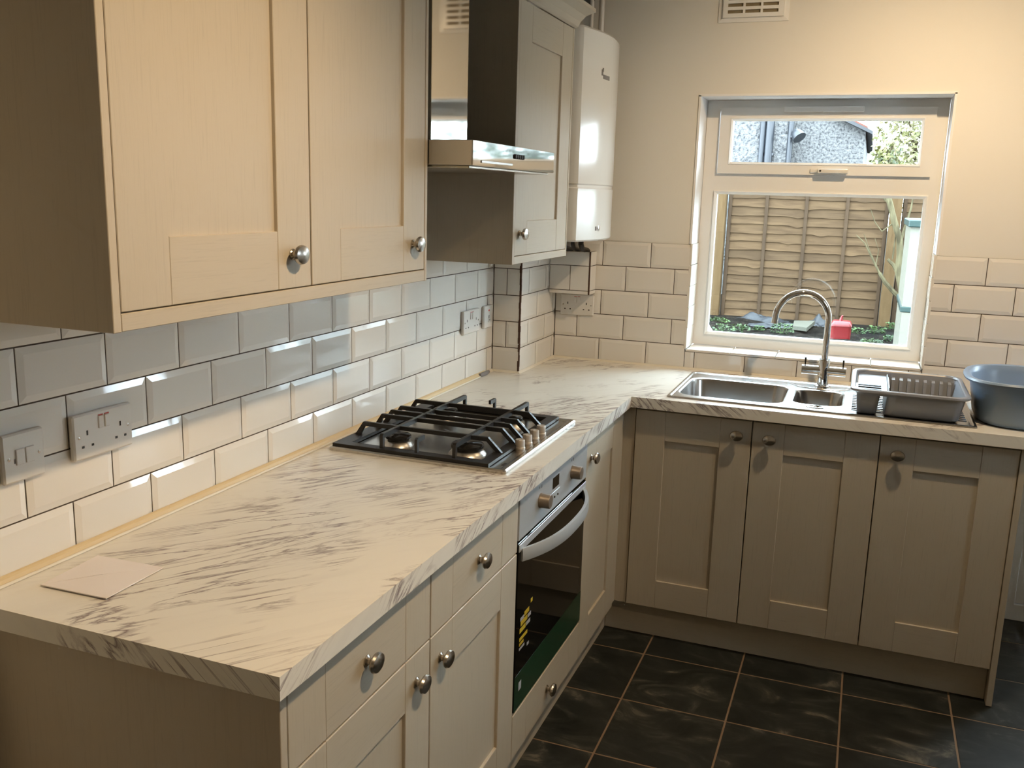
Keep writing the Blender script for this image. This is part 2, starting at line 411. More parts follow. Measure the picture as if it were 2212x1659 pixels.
# dark grout beds behind the tiles
bx('grout_bed', 'grout', WL, -0.012, -0.0042, -0.62, 2.135, 0.905, 1.518)
for i in range(6):
    course(WL, 'x', -0.62, 2.1335, Y0 + (0.101 if i % 2 == 0 else 0.0), ZL[i], ZL[i + 1], 0.0)
# boxed corner: face towards the camera and face towards the room
bx('grout_bed', 'grout', WC, -0.002, 0.1105, 2.1395, 2.145, 0.905, 1.50); bx('grout_bed', 'grout', WC, 0.104, 0.1095, 2.143, YB, 0.905, 1.50)
for i in range(5):
    z0, z1 = ZL[i], ZL[i + 1]
    if i % 2 == 0: tile(WC, 'y', 0.002, 0.110, z0 + G / 2, z1 - G / 2, 2.135, (0, 0, 1, 1))
    else:
        tile(WC, 'y', 0.002, 0.053, z0 + G / 2, z1 - G / 2, 2.135, (0, 1, 1, 1)); tile(WC, 'y', 0.056, 0.110, z0 + G / 2, z1 - G / 2, 2.135, (1, 0, 1, 1))
    course(WC, 'x', 2.141, YB - 0.001, 2.335 - (0.0 if i % 2 == 0 else 0.101), z0, z1, 0.114)
t = MB()
for k in range(24):
    z = 0.912 + k * 0.0228
    t.box(0.1075 + random.uniform(-.0012, .0012), 0.1138 + random.uniform(-.0004, .0016), 2.1352 - random.uniform(0, .0016), 2.142, z, z + 0.0229)
t.build('edge_joint', 'edge_grout', WC)
# wall with the window
def back_courses(lo, hi, off):
    for i in range(5):
        course(WB, 'y', lo, hi, off + (0.101 if i % 2 == 0 else 0.0), ZL[i], ZL[i + 1], YB)
X0 = 0.2125
bx('grout_bed', 'grout', WB, 0.11, WX0 + 0.006, YB + 0.0042, YB + 0.012, 0.905, 1.4145)
bx('grout_bed', 'grout', WB, WX0 - 0.01, WX1 + 0.01, YB + 0.0042, YB + 0.012, 0.905, 0.984)
bx('grout_bed', 'grout', WB, WX1 - 0.006, XC - 0.001, YB + 0.0042, YB + 0.012, 0.905, 1.4145)
back_courses(0.116, WX0 + 0.004, X0)
course(WB, 'y', WX0 + 0.006, WX1 - 0.006, X0 + 0.101, ZL[0], 0.9825, YB, (1, 0))
back_courses(WX1 - 0.004, XC - 0.002, 1.6463)
# tiled window sill and tiled lower reveals
for k in range(5):
    a = WX0 + 0.010 + k * 0.1768; tile(WB, 'z', a + 0.001, a + 0.1758, YB + 0.001, 2.745, 0.9915, (0, 0, 0, 0))
for k in range(5):
    z0 = 0.993 + k * 0.085; z1 = z0 + 0.0835
    for side in (0, 1):
        if side == 0: MB().box(WX0 - 0.0005, WX0 + 0.0095 + 0.001 * (k % 2), YB - 0.0005 + 0.0012 * (k % 2), 2.7195, z0, z1, 0.0012).build('tile', 'tile_glaze', WB)
        else: MB().box(WX1 - 0.0095 - 0.001 * (k % 2), WX1 + 0.0005, YB - 0.0005 + 0.0012 * (k % 2), 2.7195, z0, z1, 0.0012).build('tile', 'tile_glaze', WB)
# pipe box tiles
bx('grout_bed', 'grout', WP, 0.1145, 0.2845, 2.4722, 2.478, 1.196, 1.371); bx('grout_bed', 'grout', WP, 0.278, 0.2838, 2.476, YB, 1.196, 1.371)
for z0, z1, us in ((1.1965, 1.2105, (0.115, 0.284)), (1.2125, 1.3125, (0.115, 0.204, 0.284)), (1.3145, 1.3705, (0.115, 0.284))):
    for a, b in zip(us, us[1:]): tile(WP, 'y', a + 0.001, b - 0.001, z0, z1, 2.468, (0, 0, 0, 0))
    tile(WP, 'x', 2.474, YB - 0.002, z0, z1, 0.288, (0, 0, 0, 0))
bx('edge_joint', 'edge_grout', WP, 0.2835, 0.2882, 2.4678, 2.4745, 1.1955, 1.371)
# sealant lines and the quadrant bead along the worktop
t = MB(); t.prism([(0.0005, WT), (0.013, WT), (0.0125, WT + 0.005), (0.009, WT + 0.0105), (0.0045, WT + 0.0135), (0.0005, WT + 0.0145)], 'y', -0.168, 2.055)
o = t.build('trim_1', 'bead_wood'); struct(o)
t = MB(); t.tube([(0.016, -0.168, WT + 0.003), (0.0165, 0.9, WT + 0.003), (0.017, 1.98, WT + 0.003)], 0.003, 8); t.build('bead_lip', 'sealant', o)
t = MB(); t.tube([(0.012, 1.985, WT + 0.0075), (0.014, 2.03, WT + 0.0075), (0.012, 2.075, WT + 0.0075)], [0.0075, 0.0085, 0.006], 10); t.build('joint_piece', 'print_grey', o)
t = MB()
t.prism([(0.0, WT), (0.010, WT), (0.0, WT + 0.008)], 'y', 2.08, 2.134)
t.prism([(2.1348, WT), (2.127, WT), (2.1348, WT + 0.008)], 'x', 0.0, 0.116)
t.prism([(0.114, WT), (0.122, WT), (0.114, WT + 0.008)], 'y', 2.127, YB)
t.prism([(YB, WT), (YB - 0.008, WT), (YB, WT + 0.008)], 'x', 0.114, 1.985)
o = t.build('trim_2', 'sealant'); struct(o)

# ------------------------------------------------------------------ floor tiles
FX, FY = 0.3335, 0.325
t = MB(); t.box(-FX / 2 + 0.0030, FX / 2 - 0.0030, -FY / 2 + 0.0030, FY / 2 - 0.0030, -0.006, 0.0, 0.0010)
me = bpy.data.meshes.new('tile'); bmesh.ops.recalc_face_normals(t.bm, faces=t.bm.faces[:]); t.bm.to_mesh(me); t.bm.free(); me.materials.append(MATS['slate'])
for i in range(-1, 7):
    for j in range(-16, 3):
        link_mesh(me, 'tile', FLOOR, (0.732 + (i + 0.5) * FX, 1.836 + (j + 0.5) * FY, 0.0))

# ------------------------------------------------------------------ window
WY = 2.720
FX0, FX1, FZ0, FZ1 = 0.6785, 1.5715, 0.9935, 1.9845           # outer frame
GX0, GX1, GZ0, GZ1 = 0.731, 1.528, 1.040, 1.627               # fixed lower light
TX0, TX1, TZ0_, TZ1_ = 0.731, 1.528, 1.698, 1.950              # opening top light
o = MB().cells([FX0, GX0, GX1, FX1], [FZ0, GZ0, GZ1, TZ0_, TZ1_, FZ1],
      lambda x, z: not (GX0 < x < GX1 and (GZ0 < z < GZ1 or TZ0_ < z < TZ1_)), WY, WY + 0.06, 'y').build('window_1', 'upvc'); struct(o); WIN = o
# chamfered glazing bead round the fixed lower pane
def frame_bead(name, m, parent, x0, x1, z0, z1, w_, y0, y1, cham):
    t = MB(); prof = [(0, y1), (0, y0 + cham * 0.3), (w_ * 0.25, y0), (w_, y0 + cham), (w_, y1)]
    R = [[(x0 + a, y, z0 + a), (x1 - a, y, z0 + a), (x1 - a, y, z1 - a), (x0 + a, y, z1 - a)] for a, y in prof]
    t.rings(R, False, False, smooth=False); return t.build(name, m, parent)
frame_bead('glazing_bead', 'upvc', WIN, GX0 - 0.004, GX1 + 0.004, GZ0 - 0.004, GZ1 + 0.004, 0.014, WY - 0.008, WY + 0.03, 0.008)
bx('pane', 'window_glass', WIN, GX0 + 0.002, GX1 - 0.002, WY + 0.026, WY + 0.031, GZ0 + 0.002, GZ1 - 0.002)
bx('pane', 'window_glass', WIN, GX0 + 0.002, GX1 - 0.002, WY + 0.044, WY + 0.049, GZ0 + 0.002, GZ1 - 0.002)
SX_0, SX_1, SZ_0, SZ_1 = 0.736, 1.530, 1.699, 1.955
HX_0, HX_1, HZ_0, HZ_1 = 0.780, 1.489, 1.738, 1.912
SA = MB().cells([SX_0, HX_0, HX_1, SX_1], [SZ_0, HZ_0, HZ_1, SZ_1], lambda x, z: not (HX_0 < x < HX_1 and HZ_0 < z < HZ_1), WY - 0.016, WY + 0.045, 'y').build('sash', 'upvc', WIN)
frame_bead('glazing_bead', 'upvc', SA, HX_0 - 0.003, HX_1 + 0.003, HZ_0 - 0.003, HZ_1 + 0.003, 0.010, WY - 0.020, WY + 0.02, 0.008)
bx('sash_pane', 'window_glass', SA, HX_0 + 0.002, HX_1 - 0.002, WY + 0.012, WY + 0.016, HZ_0 + 0.001, HZ_1 - 0.001)
t = MB(); t.box(0.979, 1.274, WY - 0.030, WY - 0.014, 1.936, 1.957, 0.004, 2); t.box(1.123, 1.129, WY - 0.033, WY - 0.029, 1.932, 1.940)
t.build('trickle_vent', 'upvc', SA)
h = bx('window_handle', 'white_plastic', SA, 1.096, 1.238, WY - 0.024, WY - 0.015, 1.7065, 1.7225, 0.003)
t = MB(); t.tube([(1.131, WY - 0.024, 1.7145), (1.131, WY - 0.040, 1.7145)], 0.010, 14); t.box(1.126, 1.238, WY - 0.050, WY - 0.037, 1.706, 1.722, 0.004, 2); t.build('lever', 'white_plastic', h)
t = MB(); t.tube([(1.136, WY - 0.050, 1.7145), (1.136, WY - 0.0512, 1.7145)], 0.004, 10); t.build('lock', 'dark', h)

o = MB().cells([RWY0 + 0.002, RWY0 + 0.04, RWY1 - 0.04, RWY1 - 0.002], [RWZ0 + 0.002, RWZ0 + 0.04, RWZ1 - 0.04, RWZ1 - 0.002], lambda y, z: not (RWZ0 + 0.04 < z < RWZ1 - 0.04 and RWY0 + 0.04 < y < RWY1 - 0.04), XR + 0.10, XR + 0.16, 'x').build('window_2', 'upvc'); struct(o)
bx('pane', 'window_glass', o, XR + 0.127, XR + 0.133, RWY0 + 0.041, RWY1 - 0.041, RWZ0 + 0.041, RWZ1 - 0.041)

# ------------------------------------------------------------------ back door (its lower corner shows beside the units)
o = MB().cells([DX0 + 0.002, DX0 + 0.055, DX1 - 0.055, DX1 - 0.002], [0.002, 0.066, 2.02, 2.075], lambda x, z: not (DX0 + 0.055 < x < DX1 - 0.055 and 0.066 < z < 2.02), 2.70, 2.77, 'y').build('door_1', 'upvc'); struct(o); DR = o
DL = MB().cells([DX0 + 0.058, DX0 + 0.16, DX0 + 0.25, DX1 - 0.25, DX1 - 0.16, DX1 - 0.058], [0.070, 0.20, 0.86, 1.08, 1.88, 2.016],
     lambda x, z: not (DX0 + 0.16 < x < DX1 - 0.16 and 0.20 < z < 0.86) and not (DX0 + 0.25 < x < DX1 - 0.25 and 1.08 < z < 1.88), 2.712, 2.765, 'y').build('door_leaf', 'upvc', DR)
bx('lower_panel', 'upvc', DR, DX0 + 0.162, DX1 - 0.162, 2.724, 2.75, 0.202, 0.858)
bx('pane', 'window_glass', DR, DX0 + 0.252, DX1 - 0.252, 2.735, 2.741, 1.082, 1.878)
t = MB(); t.box(DX0 + 0.085, DX0 + 0.12, 2.703, 2.712, 0.95, 1.17, 0.004); t.box(DX0 + 0.09, DX0 + 0.21, 2.655, 2.672, 1.03, 1.048, 0.005); t.box(DX0 + 0.093, DX0 + 0.112, 2.66, 2.706, 1.03, 1.048, 0.003); t.build('door_handle', 'white_plastic', DR)

# ------------------------------------------------------------------ ceiling spotlight bar
BARX = 1.58
c = thing('spotlight_bar', (BARX, 0.18, CEIL), 'ceiling spotlight bar with two swivel heads and one added ambient fill head', 'ceiling light')
t = MB(); t.box(BARX - 0.022, BARX + 0.022, -0.65, 1.58, CEIL - 0.022, CEIL - 0.0005, 0.004); t.build('bar', 'nickel', c)
for (ly, aim, lw, ang) in LAMP_SPOTS:
    p0 = Vector((BARX, ly, CEIL - 0.075)); d = (Vector(aim) - p0).normalized()
    t = MB(); t.tube([(BARX, ly, CEIL - 0.022), (BARX, ly, CEIL - 0.07)], 0.006, 10)
    t.tube([p0 - d * 0.055, p0 - d * 0.05, p0 + d * 0.028, p0 + d * 0.03], [0.018, 0.022, 0.032, 0.031], 20); hd = t.build('lamp_head', 'nickel', c)
    t = MB(); t.tube([p0 + d * 0.0302, p0 + d * 0.031], 0.028, 20); t.build('lamp_face', 'lamp_glow', hd)
    ld = bpy.data.lights.new('spot_beam', 'SPOT'); ld.energy = lw; ld.color = LAMP_COLOR; ld.spot_size = math.radians(ang); ld.spot_blend = 1.0; ld.shadow_soft_size = 0.03
    lo = bpy.data.objects.new('spot_beam', ld); COL.objects.link(lo); lo.parent = c
    lo.location = p0 + d * 0.045 - wloc(c); lo.rotation_euler = d.to_track_quat('-Z', 'Y').to_euler()

# ------------------------------------------------------------------ worktop
xs = [0.0, 0.615, 0.752, 1.118, 1.140, 1.312, 1.99]; ys = [-0.17, 1.925, 2.036, 2.384, YB]
xs = [0.0005, 0.615, 0.748, 1.318, 1.99]; ys = [-0.17, 1.925, 2.028, 2.395, YB - 0.0005]
t = MB().cells(xs, ys, lambda x, y: (x < 0.615 or y > 1.925) and not (0.748 < x < 1.318 and 2.028 < y < 2.395), WT - 0.038, WT, 'z')
bm = t.bm; bm.edges.ensure_lookup_table()
es = []
for e in bm.edges:
    a, b = e.verts[0].co, e.verts[1].co
    if abs(a.z - b.z) > 1e-6: continue
    if (abs(a.x - 0.615) < 1e-5 and abs(b.x - 0.615) < 1e-5 and max(a.y, b.y) <= 1.9251) or (abs(a.y - 1.925) < 1e-5 and abs(b.y - 1.925) < 1e-5 and min(a.x, b.x) >= 0.6149):
        if len(e.link_faces) == 2 and e.calc_face_angle(0) > 1: es.append(e)
bmesh.ops.bevel(bm, geom=es, offset=0.009, segments=4, affect='EDGES', profile=0.5)
WTOP = t.build('worktop', 'marble_laminate', smooth=False)
tag(WTOP, 'L-shaped pale marble laminate worktop with grey veins and a rounded front edge', 'worktop')

# ------------------------------------------------------------------ cabinets
STILE = 0.105
def knob(parent, p, axis):
    t = MB()
    prof = [(0.0105, 0.0), (0.0105, 0.002), (0.0066, 0.005), (0.0064, 0.009), (0.0105, 0.013), (0.0168, 0.0165), (0.0184, 0.020), (0.0165, 0.0245), (0.0105, 0.0275), (0.0, 0.0285)]
    # oval head: wider than tall
    n = 24; A = {'x': (Vector((0, 1, 0)), Vector((0, 0, 1)), Vector((1, 0, 0))), '-y': (Vector((1, 0, 0)), Vector((0, 0, 1)), Vector((0, -1, 0)))}[axis]
    R = []
    for r, h_ in prof:
        k = 1.0 + 0.24 * min(1.0, max(0.0, (h_ - 0.009) / 0.008))
        R.append([Vector(p) + A[2] * h_ + (A[0] * math.cos(2 * PI * i / n) * k + A[1] * math.sin(2 * PI * i / n)) * max(r, 1e-5) for i in range(n)])
    t.rings(R); return t.build('knob', 'nickel', parent)
def board(axis, a0, a1, z0, z1, f0, f1, b=0.0012):
    """box whose thickness runs f0..f1 along the facing axis"""
    t = MB()
    if axis == 'x': t.box(f0, f1, a0, a1, z0, z1, b)
    else: t.box(a0, a1, f1, f0, z0, z1, b)
    return t
def shaker(parent, axis, a0, a1, z0, z1, face, kp, name='door'):
    """a shaker front: recessed panel plus stiles and rails proud of it. face = outer plane; thickness goes inward"""
    s = 1 if axis == 'x' else -1
    d = board(axis, a0 + STILE - 0.004, a1 - STILE + 0.004, z0 + STILE - 0.004, z1 - STILE + 0.004, face - s * 0.018, face - s * 0.0075, 0).build(name, 'cabinet_grain_up', parent)
    for b0, b1 in ((a0, a0 + STILE - 0.0004), (a1 - STILE + 0.0004, a1)): board(axis, b0, b1, z0, z1, face - s * 0.019, face).build('stile', 'cabinet_grain_up', d)
    rg = 'cabinet_grain_along_y' if axis == 'x' else 'cabinet_grain_along_x'
    for c0, c1 in ((z0, z0 + STILE), (z1 - STILE, z1)): board(axis, a0 + STILE, a1 - STILE, c0, c1, face - s * 0.019, face - s * 0.0003).build('rail', rg, d)
    k = (face, kp[0], kp[1]) if axis == 'x' else (kp[0], face, kp[1])
    knob(d, k, axis); return d
def drawer_front(parent, axis, a0, a1, z0, z1, face, kp, name='drawer'):
    s = 1 if axis == 'x' else -1; rg = 'cabinet_grain_along_y' if axis == 'x' else 'cabinet_grain_along_x'
    d = board(axis, a0 + STILE, a1 - STILE, z0, z1, face - s * 0.019, face - s * 0.0003).build(name, rg, parent)
    for b0, b1 in ((a0, a0 + STILE - 0.0004), (a1 - STILE + 0.0004, a1)): board(axis, b0, b1, z0, z1, face - s * 0.019, face).build('stile', 'cabinet_grain_up', d)
    knob(d, (face, kp[0], kp[1]) if axis == 'x' else (kp[0], face, kp[1]), axis); return d
def carcass(parent, x0, x1, y0, y1, z0, z1, opening, th=0.016, top=False, m='carcass'):
    t = MB()
    t.box(x0, x1, y0, y1, z0, z0 + th)
    if opening == 'x':
        t.box(x0, x1, y0, y0 + th, z0 + th, z1); t.box(x0, x1, y1 - th, y1, z0 + th, z1); t.box(x0, x0 + th, y0 + th, y1 - th, z0 + th, z1)
        if top: t.box(x0 + th, x1, y0 + th, y1 - th, z1 - th, z1)
    else:
        t.box(x0, x0 + th, y0, y1, z0 + th, z1); t.box(x1 - th, x1, y0, y1, z0 + th, z1); t.box(x0 + th, x1 - th, y1 - th, y1, z0 + th, z1)
        if top: t.box(x0 + th, x1 - th, y0, y1 - th, z1 - th, z1)
    return t.build('body', m, parent)
FX_ = 0.590
CT = WT - 0.0385
for (y0, y1, ky, dk, lab) in ((-0.118, 0.374, 0.120, 0.312, 'cream base cabinet with drawer over door, nearest the camera under the worktop'),
                              (0.376, 0.872, 0.622, 0.422, 'cream base cabinet with drawer over door, left beside the oven')):
    c = thing('base_cabinet', (0.29, (y0 + y1) / 2, 0.125), lab, 'cabinet', 'base cabinets with a drawer')
    carcass(c, 0.012, 0.570, y0 + 0.001, y1 - 0.001, 0.13, CT, 'x')
    drawer_front(c, 'x', y0 + 0.0015, y1 - 0.0015, 0.7125, 0.860, FX_, (ky, 0.788))
    shaker(c, 'x', y0 + 0.0015, y1 - 0.0015, 0.127, 0.7085, FX_, (dk, 0.647))
# oven housing
c = thing('oven_housing', (0.29, 1.173, 0.125), 'cream oven housing unit with a shallow drawer front below the oven', 'cabinet')
t = MB(); y0, y1 = 0.8745, 1.4715
t.box(0.012, 0.570, y0, y0 + 0.016, 0.13, CT); t.box(0.012, 0.570, y1 - 0.016, y1, 0.13, CT); t.box(0.012, 0.570, y0 + 0.016, y1 - 0.016, 0.13, 0.146); t.box(0.012, 0.570, y0 + 0.016, y1 - 0.016, 0.240, 0.256); t.build('body', 'carcass', c)
drawer_front(c, 'x', 0.8755, 1.4705, 0.127, 0.2545, FX_, (1.155, 0.190))
# corner side unit
c = thing('base_cabinet', (0.29, 1.68, 0.125), 'narrow cream base cabinet right of the oven, in the inner corner', 'cabinet')
carcass(c, 0.012, 0.570, 1.4745, 1.899, 0.13, CT, 'x'); shaker(c, 'x', 1.4745, 1.9, 0.127, 0.860, FX_, (1.520, 0.791))
o = MB().prism([(FX_ - 0.006, 1.9025), (FX_ - 0.006, 1.956), (0.627, 1.956), (0.627, 1.974), (FX_ - 0.024, 1.974), (FX_ - 0.024, 1.9025)], 'z', 0.127, CT).build('corner_post', 'cabinet_grain_up')
tag(o, 'upright cream corner post joining the two runs of base units', 'corner post')
# sink run
SY = 1.950
c = thing('sink_cabinet', (1.032, 2.25, 0.125), 'double-door cream base cabinet under the sink bowls', 'cabinet')
t = MB(); t.box(0.630, 0.646, 1.970, 2.552, 0.13, CT); t.box(1.418, 1.434, 1.970, 2.552, 0.13, CT); t.box(0.646, 1.418, 1.970, 2.552, 0.13, 0.146); t.build('body', 'carcass', c)
shaker(c, '-y', 0.6305, 1.0300, 0.127, 0.862, SY, (0.983, 0.810)); shaker(c, '-y', 1.0335, 1.4340, 0.127, 0.862, SY, (1.091, 0.808))
c = thing('base_cabinet', (1.638, 2.25, 0.125), 'single-door cream base cabinet at the right end under the dish rack', 'cabinet')
carcass(c, 1.436, 1.838, 1.970, 2.552, 0.13, CT, '-y'); shaker(c, '-y', 1.4375, 1.8385, 0.127, 0.862, SY, (1.491, 0.805))
o = bx('end_panel', 'cabinet_grain_up', None, 1.8405, 1.8585, 1.946, 2.556, 0.001, CT, 0.001); tag(o, 'tall cream end panel closing the right end of the sink run', 'panel')
o = bx('end_panel', 'cabinet_grain_up', None, 0.0005, FX_ + 0.001, -0.138, -0.120, 0.001, CT, 0.001); tag(o, 'cream end panel closing the near end of the hob run below the worktop', 'panel')
o = bx('plinth', 'cabinet_grain_along_y', None, 0.527, 0.545, -0.118, 2.006, 0.001, 0.1245); tag(o, 'cream plinth board along the floor below the oven and drawers', 'plinth')
o = bx('plinth', 'cabinet_grain_along_x', None, 0.5455, 1.839, 1.990, 2.006, 0.001, 0.1245); tag(o, 'cream plinth board along the floor below the sink cabinets', 'plinth')
# wall cabinets
UX = 0.345
for (y0, y1, ky, lab) in ((-0.1485, 0.3425, 0.281, 'cream wall cabinet nearest the camera with a shaker door'),
                          (0.3450, 0.8290, 0.768, 'cream wall cabinet beside the cooker hood, left of it')):
    c = thing('wall_cabinet', (0.17, (y0 + y1) / 2, 1.4095), lab, 'cabinet', 'pair of wall cabinets')
    carcass(c, 0.001, 0.325, y0 + 0.0005, y1 - 0.0005, 1.411, 2.128, 'x', top=True); shaker(c, 'x', y0 + 0.001, y1 - 0.001, 1.4105, 2.128, UX, (ky, 1.4725))
o = bx('end_panel', 'cabinet_grain_up', None, 0.0005, UX + 0.001, -0.1655, -0.1500, 1.382, 2.145, 0.001); tag(o, 'cream end panel on the near side of the wall cabinets', 'panel')
o = bx('end_panel', 'cabinet_grain_up', None, 0.0005, UX + 0.001, 0.8300, 0.8415, 1.382, 2.145, 0.001); tag(o, 'slim cream end panel between wall cabinet and cooker hood', 'panel')
o = bx('light_pelmet', 'cabinet_grain_along_y', None, UX - 0.018, UX + 0.0005, -0.1490, 0.8290, 1.3825, 1.4085, 0.001); tag(o, 'cream light pelmet under the pair of wall cabinets', 'pelmet')
c = thing('wall_cabinet', (0.17, 1.715, 1.408), 'single-door cream wall cabinet between cooker hood and boiler', 'cabinet')
RX = 0.337
carcass(c, 0.001, 0.317, 1.4600, 1.9660, 1.409, 2.135, 'x', top=True); shaker(c, 'x', 1.4605, 1.9655, 1.4085, 2.1475, RX, (1.498, 1.4745))
bx('end_panel', 'cabinet_grain_up', c, 0.0005, RX + 0.001, 1.4415, 1.4590, 1.3830, 2.149, 0.001)
bx('end_panel', 'cabinet_grain_up', c, 0.0005, RX + 0.001, 1.9670, 1.9790, 1.3830, 2.149, 0.001)
bx('pelmet', 'cabinet_grain_along_y', c, RX - 0.018, RX + 0.0005, 1.4600, 1.9660, 1.3835, 1.4070, 0.001)
def cornice(name, y0, y1, z, parent=None, UX=UX):
    """flared cornice round three sides of a wall unit"""
    prof = [(0.0, 0.0), (0.004, 0.0), (0.010, 0.006), (0.016, 0.022), (0.030, 0.042), (0.052, 0.056), (0.056, 0.058), (0.056, 0.070), (0.0, 0.070)]
    path = [(0.002, y0, 0, -1), (UX, y0, 1, -1), (UX, y1, 1, 1), (0.002, y1, 0, 1)]
    t = MB(); R = []
    for (x, y, dx, dy) in path: R.append([(x + dx * a, y + dy * a, z + b) for a, b in prof])
    t.rings(R, smooth=False); return t.build(name, 'cabinet_plain', parent)
cornice('cornice', 1.4415, 1.9790, 2.1495, c, RX)
o = cornice('cornice', -0.1655, 0.8415, 2.1455); tag(o, 'flared cream cornice on top of the pair of wall cabinets', 'cornice')

# ------------------------------------------------------------------ cooker hood
c = thing('cooker_hood', (0.2, 1.144, 1.653), 'stainless steel chimney cooker hood between the wall cabinets', 'cooker hood')
HX = 0.459
t = MB(); t.box(0.001, HX, 0.8450, 1.4395, 1.6560, 1.7140, 0.0015); t.build('canopy', 'steel', c)
t = MB(); t.box(HX - 0.0005, HX + 0.0015, 0.8455, 1.4390, 1.6565, 1.7135, 0.0006); fp = t.build('front_plate', 'mirror_steel', c)
for k in range(5):
    y = 1.120 + k * 0.0145
    t = MB(); t.lathe([(0.0062, 0), (0.0062, 0.003), (0.0052, 0.0045), (0, 0.0045)], (HX + 0.0015, y, 1.6885), 'x', 12); t.build('button', 'dark', fp)
t = MB(); t.box(HX + 0.0013, HX + 0.0035, 0.895, 1.10, 1.6635, 1.6700, 0.0008); t.build('badge_strip', 'steel', fp)
t = MB(); t.box(0.001, 0.267, 1.020, 1.250, 1.7145, CEIL - 0.002, 0.0012); t.build('chimney', 'mirror_steel', c)
t = MB(); t.box(0.02, HX - 0.012, 0.855, 1.43, 1.650, 1.6555, 0.001); ff = t.build('filter', 'steel', c)
t = MB(); t.box(0.02, HX - 0.004, 0.850, 0.853, 1.6460, 1.6555); t.build('glass_edge', 'window_glass', c)

# ------------------------------------------------------------------ boiler
c = thing('wall_boiler', (0.2, 2.21, 1.43), 'tall white glossy combi boiler with a bowed front in the corner', 'boiler')
def bow(y):  # plan curve of the front
    q = min(1, max(0, (y - 1.997) / 0.455)); return 0.361 + 0.034 * math.sin(PI * q) + 0.012 * q
def boiler_plan(inset=0.0, back=0.13):
    y0, y1 = 1.997 + inset, 2.452 - inset
    pts = [(back, y0)]
    for i in range(49):
        y = y0 + (y1 - y0) * i / 48
        x = bow(y) - inset
        e = min(y - y0, y1 - y); rad = 0.012 if y - y0 < y1 - y else 0.034
        if e < rad: x -= rad - math.sqrt(max(0, rad * rad - (rad - e) ** 2))
        pts.append((x, y))
    pts.append((back, y1)); return pts
def boiler_part(name, z0, z1, inset=0.0, r=0.006):
    t = MB(); R = []
    for ins, z in ((r, z0), (0, z0 + r), (0, z1 - r), (r, z1)): R.append([(x, y, z) for x, y in boiler_plan(inset + ins)])
    t.rings(R); return t.build(name, 'boiler_white', c)
up = boiler_part('upper_case', 1.628, 2.166, r=0.008); lo_ = boiler_part('lower_panel', 1.432, 1.6255); boiler_part('seam', 1.62, 1.634, 0.004, 0.001)
# small dark maker's mark and the lower emblem, both tiny flat prints
for nm, y0, y1, z0, z1, par, mt in (('maker_mark', 2.140, 2.150, 2.016, 2.036, up, 'print_grey'), ('maker_mark', 2.147, 2.155, 2.030, 2.042, up, 'print_grey'), ('maker_lettering', 2.156, 2.215, 2.006, 2.020, up, 'print_grey'), ('emblem_mark', 2.143, 2.153, 1.470, 1.485, lo_, 'print_grey')):
    t = MB(); X0, X1 = bow(y0), bow(y1)
    t.rings([[(X0 - 0.002, y0, z0), (X1 - 0.002, y1, z0), (X1 - 0.002, y1, z1), (X0 - 0.002, y0, z1)], [(X0 + 0.002, y0, z0), (X1 + 0.002, y1, z0), (X1 + 0.002, y1, z1), (X0 + 0.002, y0, z1)]], smooth=False); t.build(nm, mt, par)
t = MB(); t.lathe([(0.011, 0), (0.011, 0.003), (0.008, 0.005), (0, 0.005)], (bow(2.17) - 0.001, 2.17, 1.478), 'x', 16); t.build('emblem', 'chrome', lo_)
# pipework between boiler and pipe box, flue pipes above
for k, (px, pr, lab) in enumerate(((0.150, 0.0075, 'leftmost dark pipe dropping from the boiler into the tiled pipe box'), (0.190, 0.011, 'left of centre dark pipe dropping from the boiler into the pipe box'), (0.226, 0.0085, 'right of centre dark pipe dropping from the boiler into the pipe box'), (0.262, 0.011, 'rightmost dark pipe dropping from the boiler into the pipe box'))):
    py = 2.415 - 0.004 * (k % 2)
    t = MB(); t.tube([(px, py, 1.4315), (px, py, 1.405), (px, py + 0.02, 1.385), (px, 2.50, 1.376), (px, 2.515, 1.3712)], pr, 10); o = t.build('boiler_pipe', 'pipe_dark')
    tag(o, lab, 'pipe', 'pipes under the boiler')
for (px, py, pr, lab) in ((0.258, 2.44, 0.0075, 'slim white pipe rising from the boiler top to the ceiling'), (0.276, 2.515, 0.011, 'thicker white pipe rising behind the boiler beside the wall')):
    t = MB(); t.tube([(px, py, 1.60 if py > 2.48 else 2.1665), (px, py, CEIL - 0.001)], pr, 16)
    o = t.build('riser_pipe', 'white_plastic'); tag(o, lab, 'pipe')
t = MB(); t.tube([(0.19, 2.24, 2.167), (0.19, 2.24, 2.30), (0.19, 2.27, 2.36), (0.19, 2.33, 2.38), (0.19, YB + 0.006, 2.38)], 0.048, 20)
o = t.build('flue_pipe', 'pipe_dark'); tag(o, 'dark flue elbow leaving the top of the boiler through the wall', 'flue')

# ------------------------------------------------------------------ wall vent
c = thing('wall_vent', (0.852, YB + 0.008, 2.252), 'cream louvred ventilation grille high on the wall above the window', 'vent')
yv = YB + 0.008
t = MB(); t.rings([[(x, y, z) for x, z in ((0.722 + i, 2.252 + i), (0.981 - i, 2.252 + i), (0.981 - i, 2.432 - i), (0.722 + i, 2.432 - i))] for i, y in ((0, yv), (0.0, yv - 0.004), (0.014, yv - 0.006))], smooth=False)
t.build('base_plate', 'upvc', c)
us = [0.740]; [us.extend((0.757 + k * 0.0645, 0.757 + k * 0.0645 + 0.0565)) for k in range(3)]; us.append(0.963)
vz = [2.268]; [vz.extend((2.2825 + k * 0.0235, 2.2825 + k * 0.0235 + 0.0120)) for k in range(6)]; vz.append(2.420)
slots = [(us[1 + 2 * a], us[2 + 2 * a], vz[1 + 2 * b], vz[2 + 2 * b]) for a in range(3) for b in range(6)]
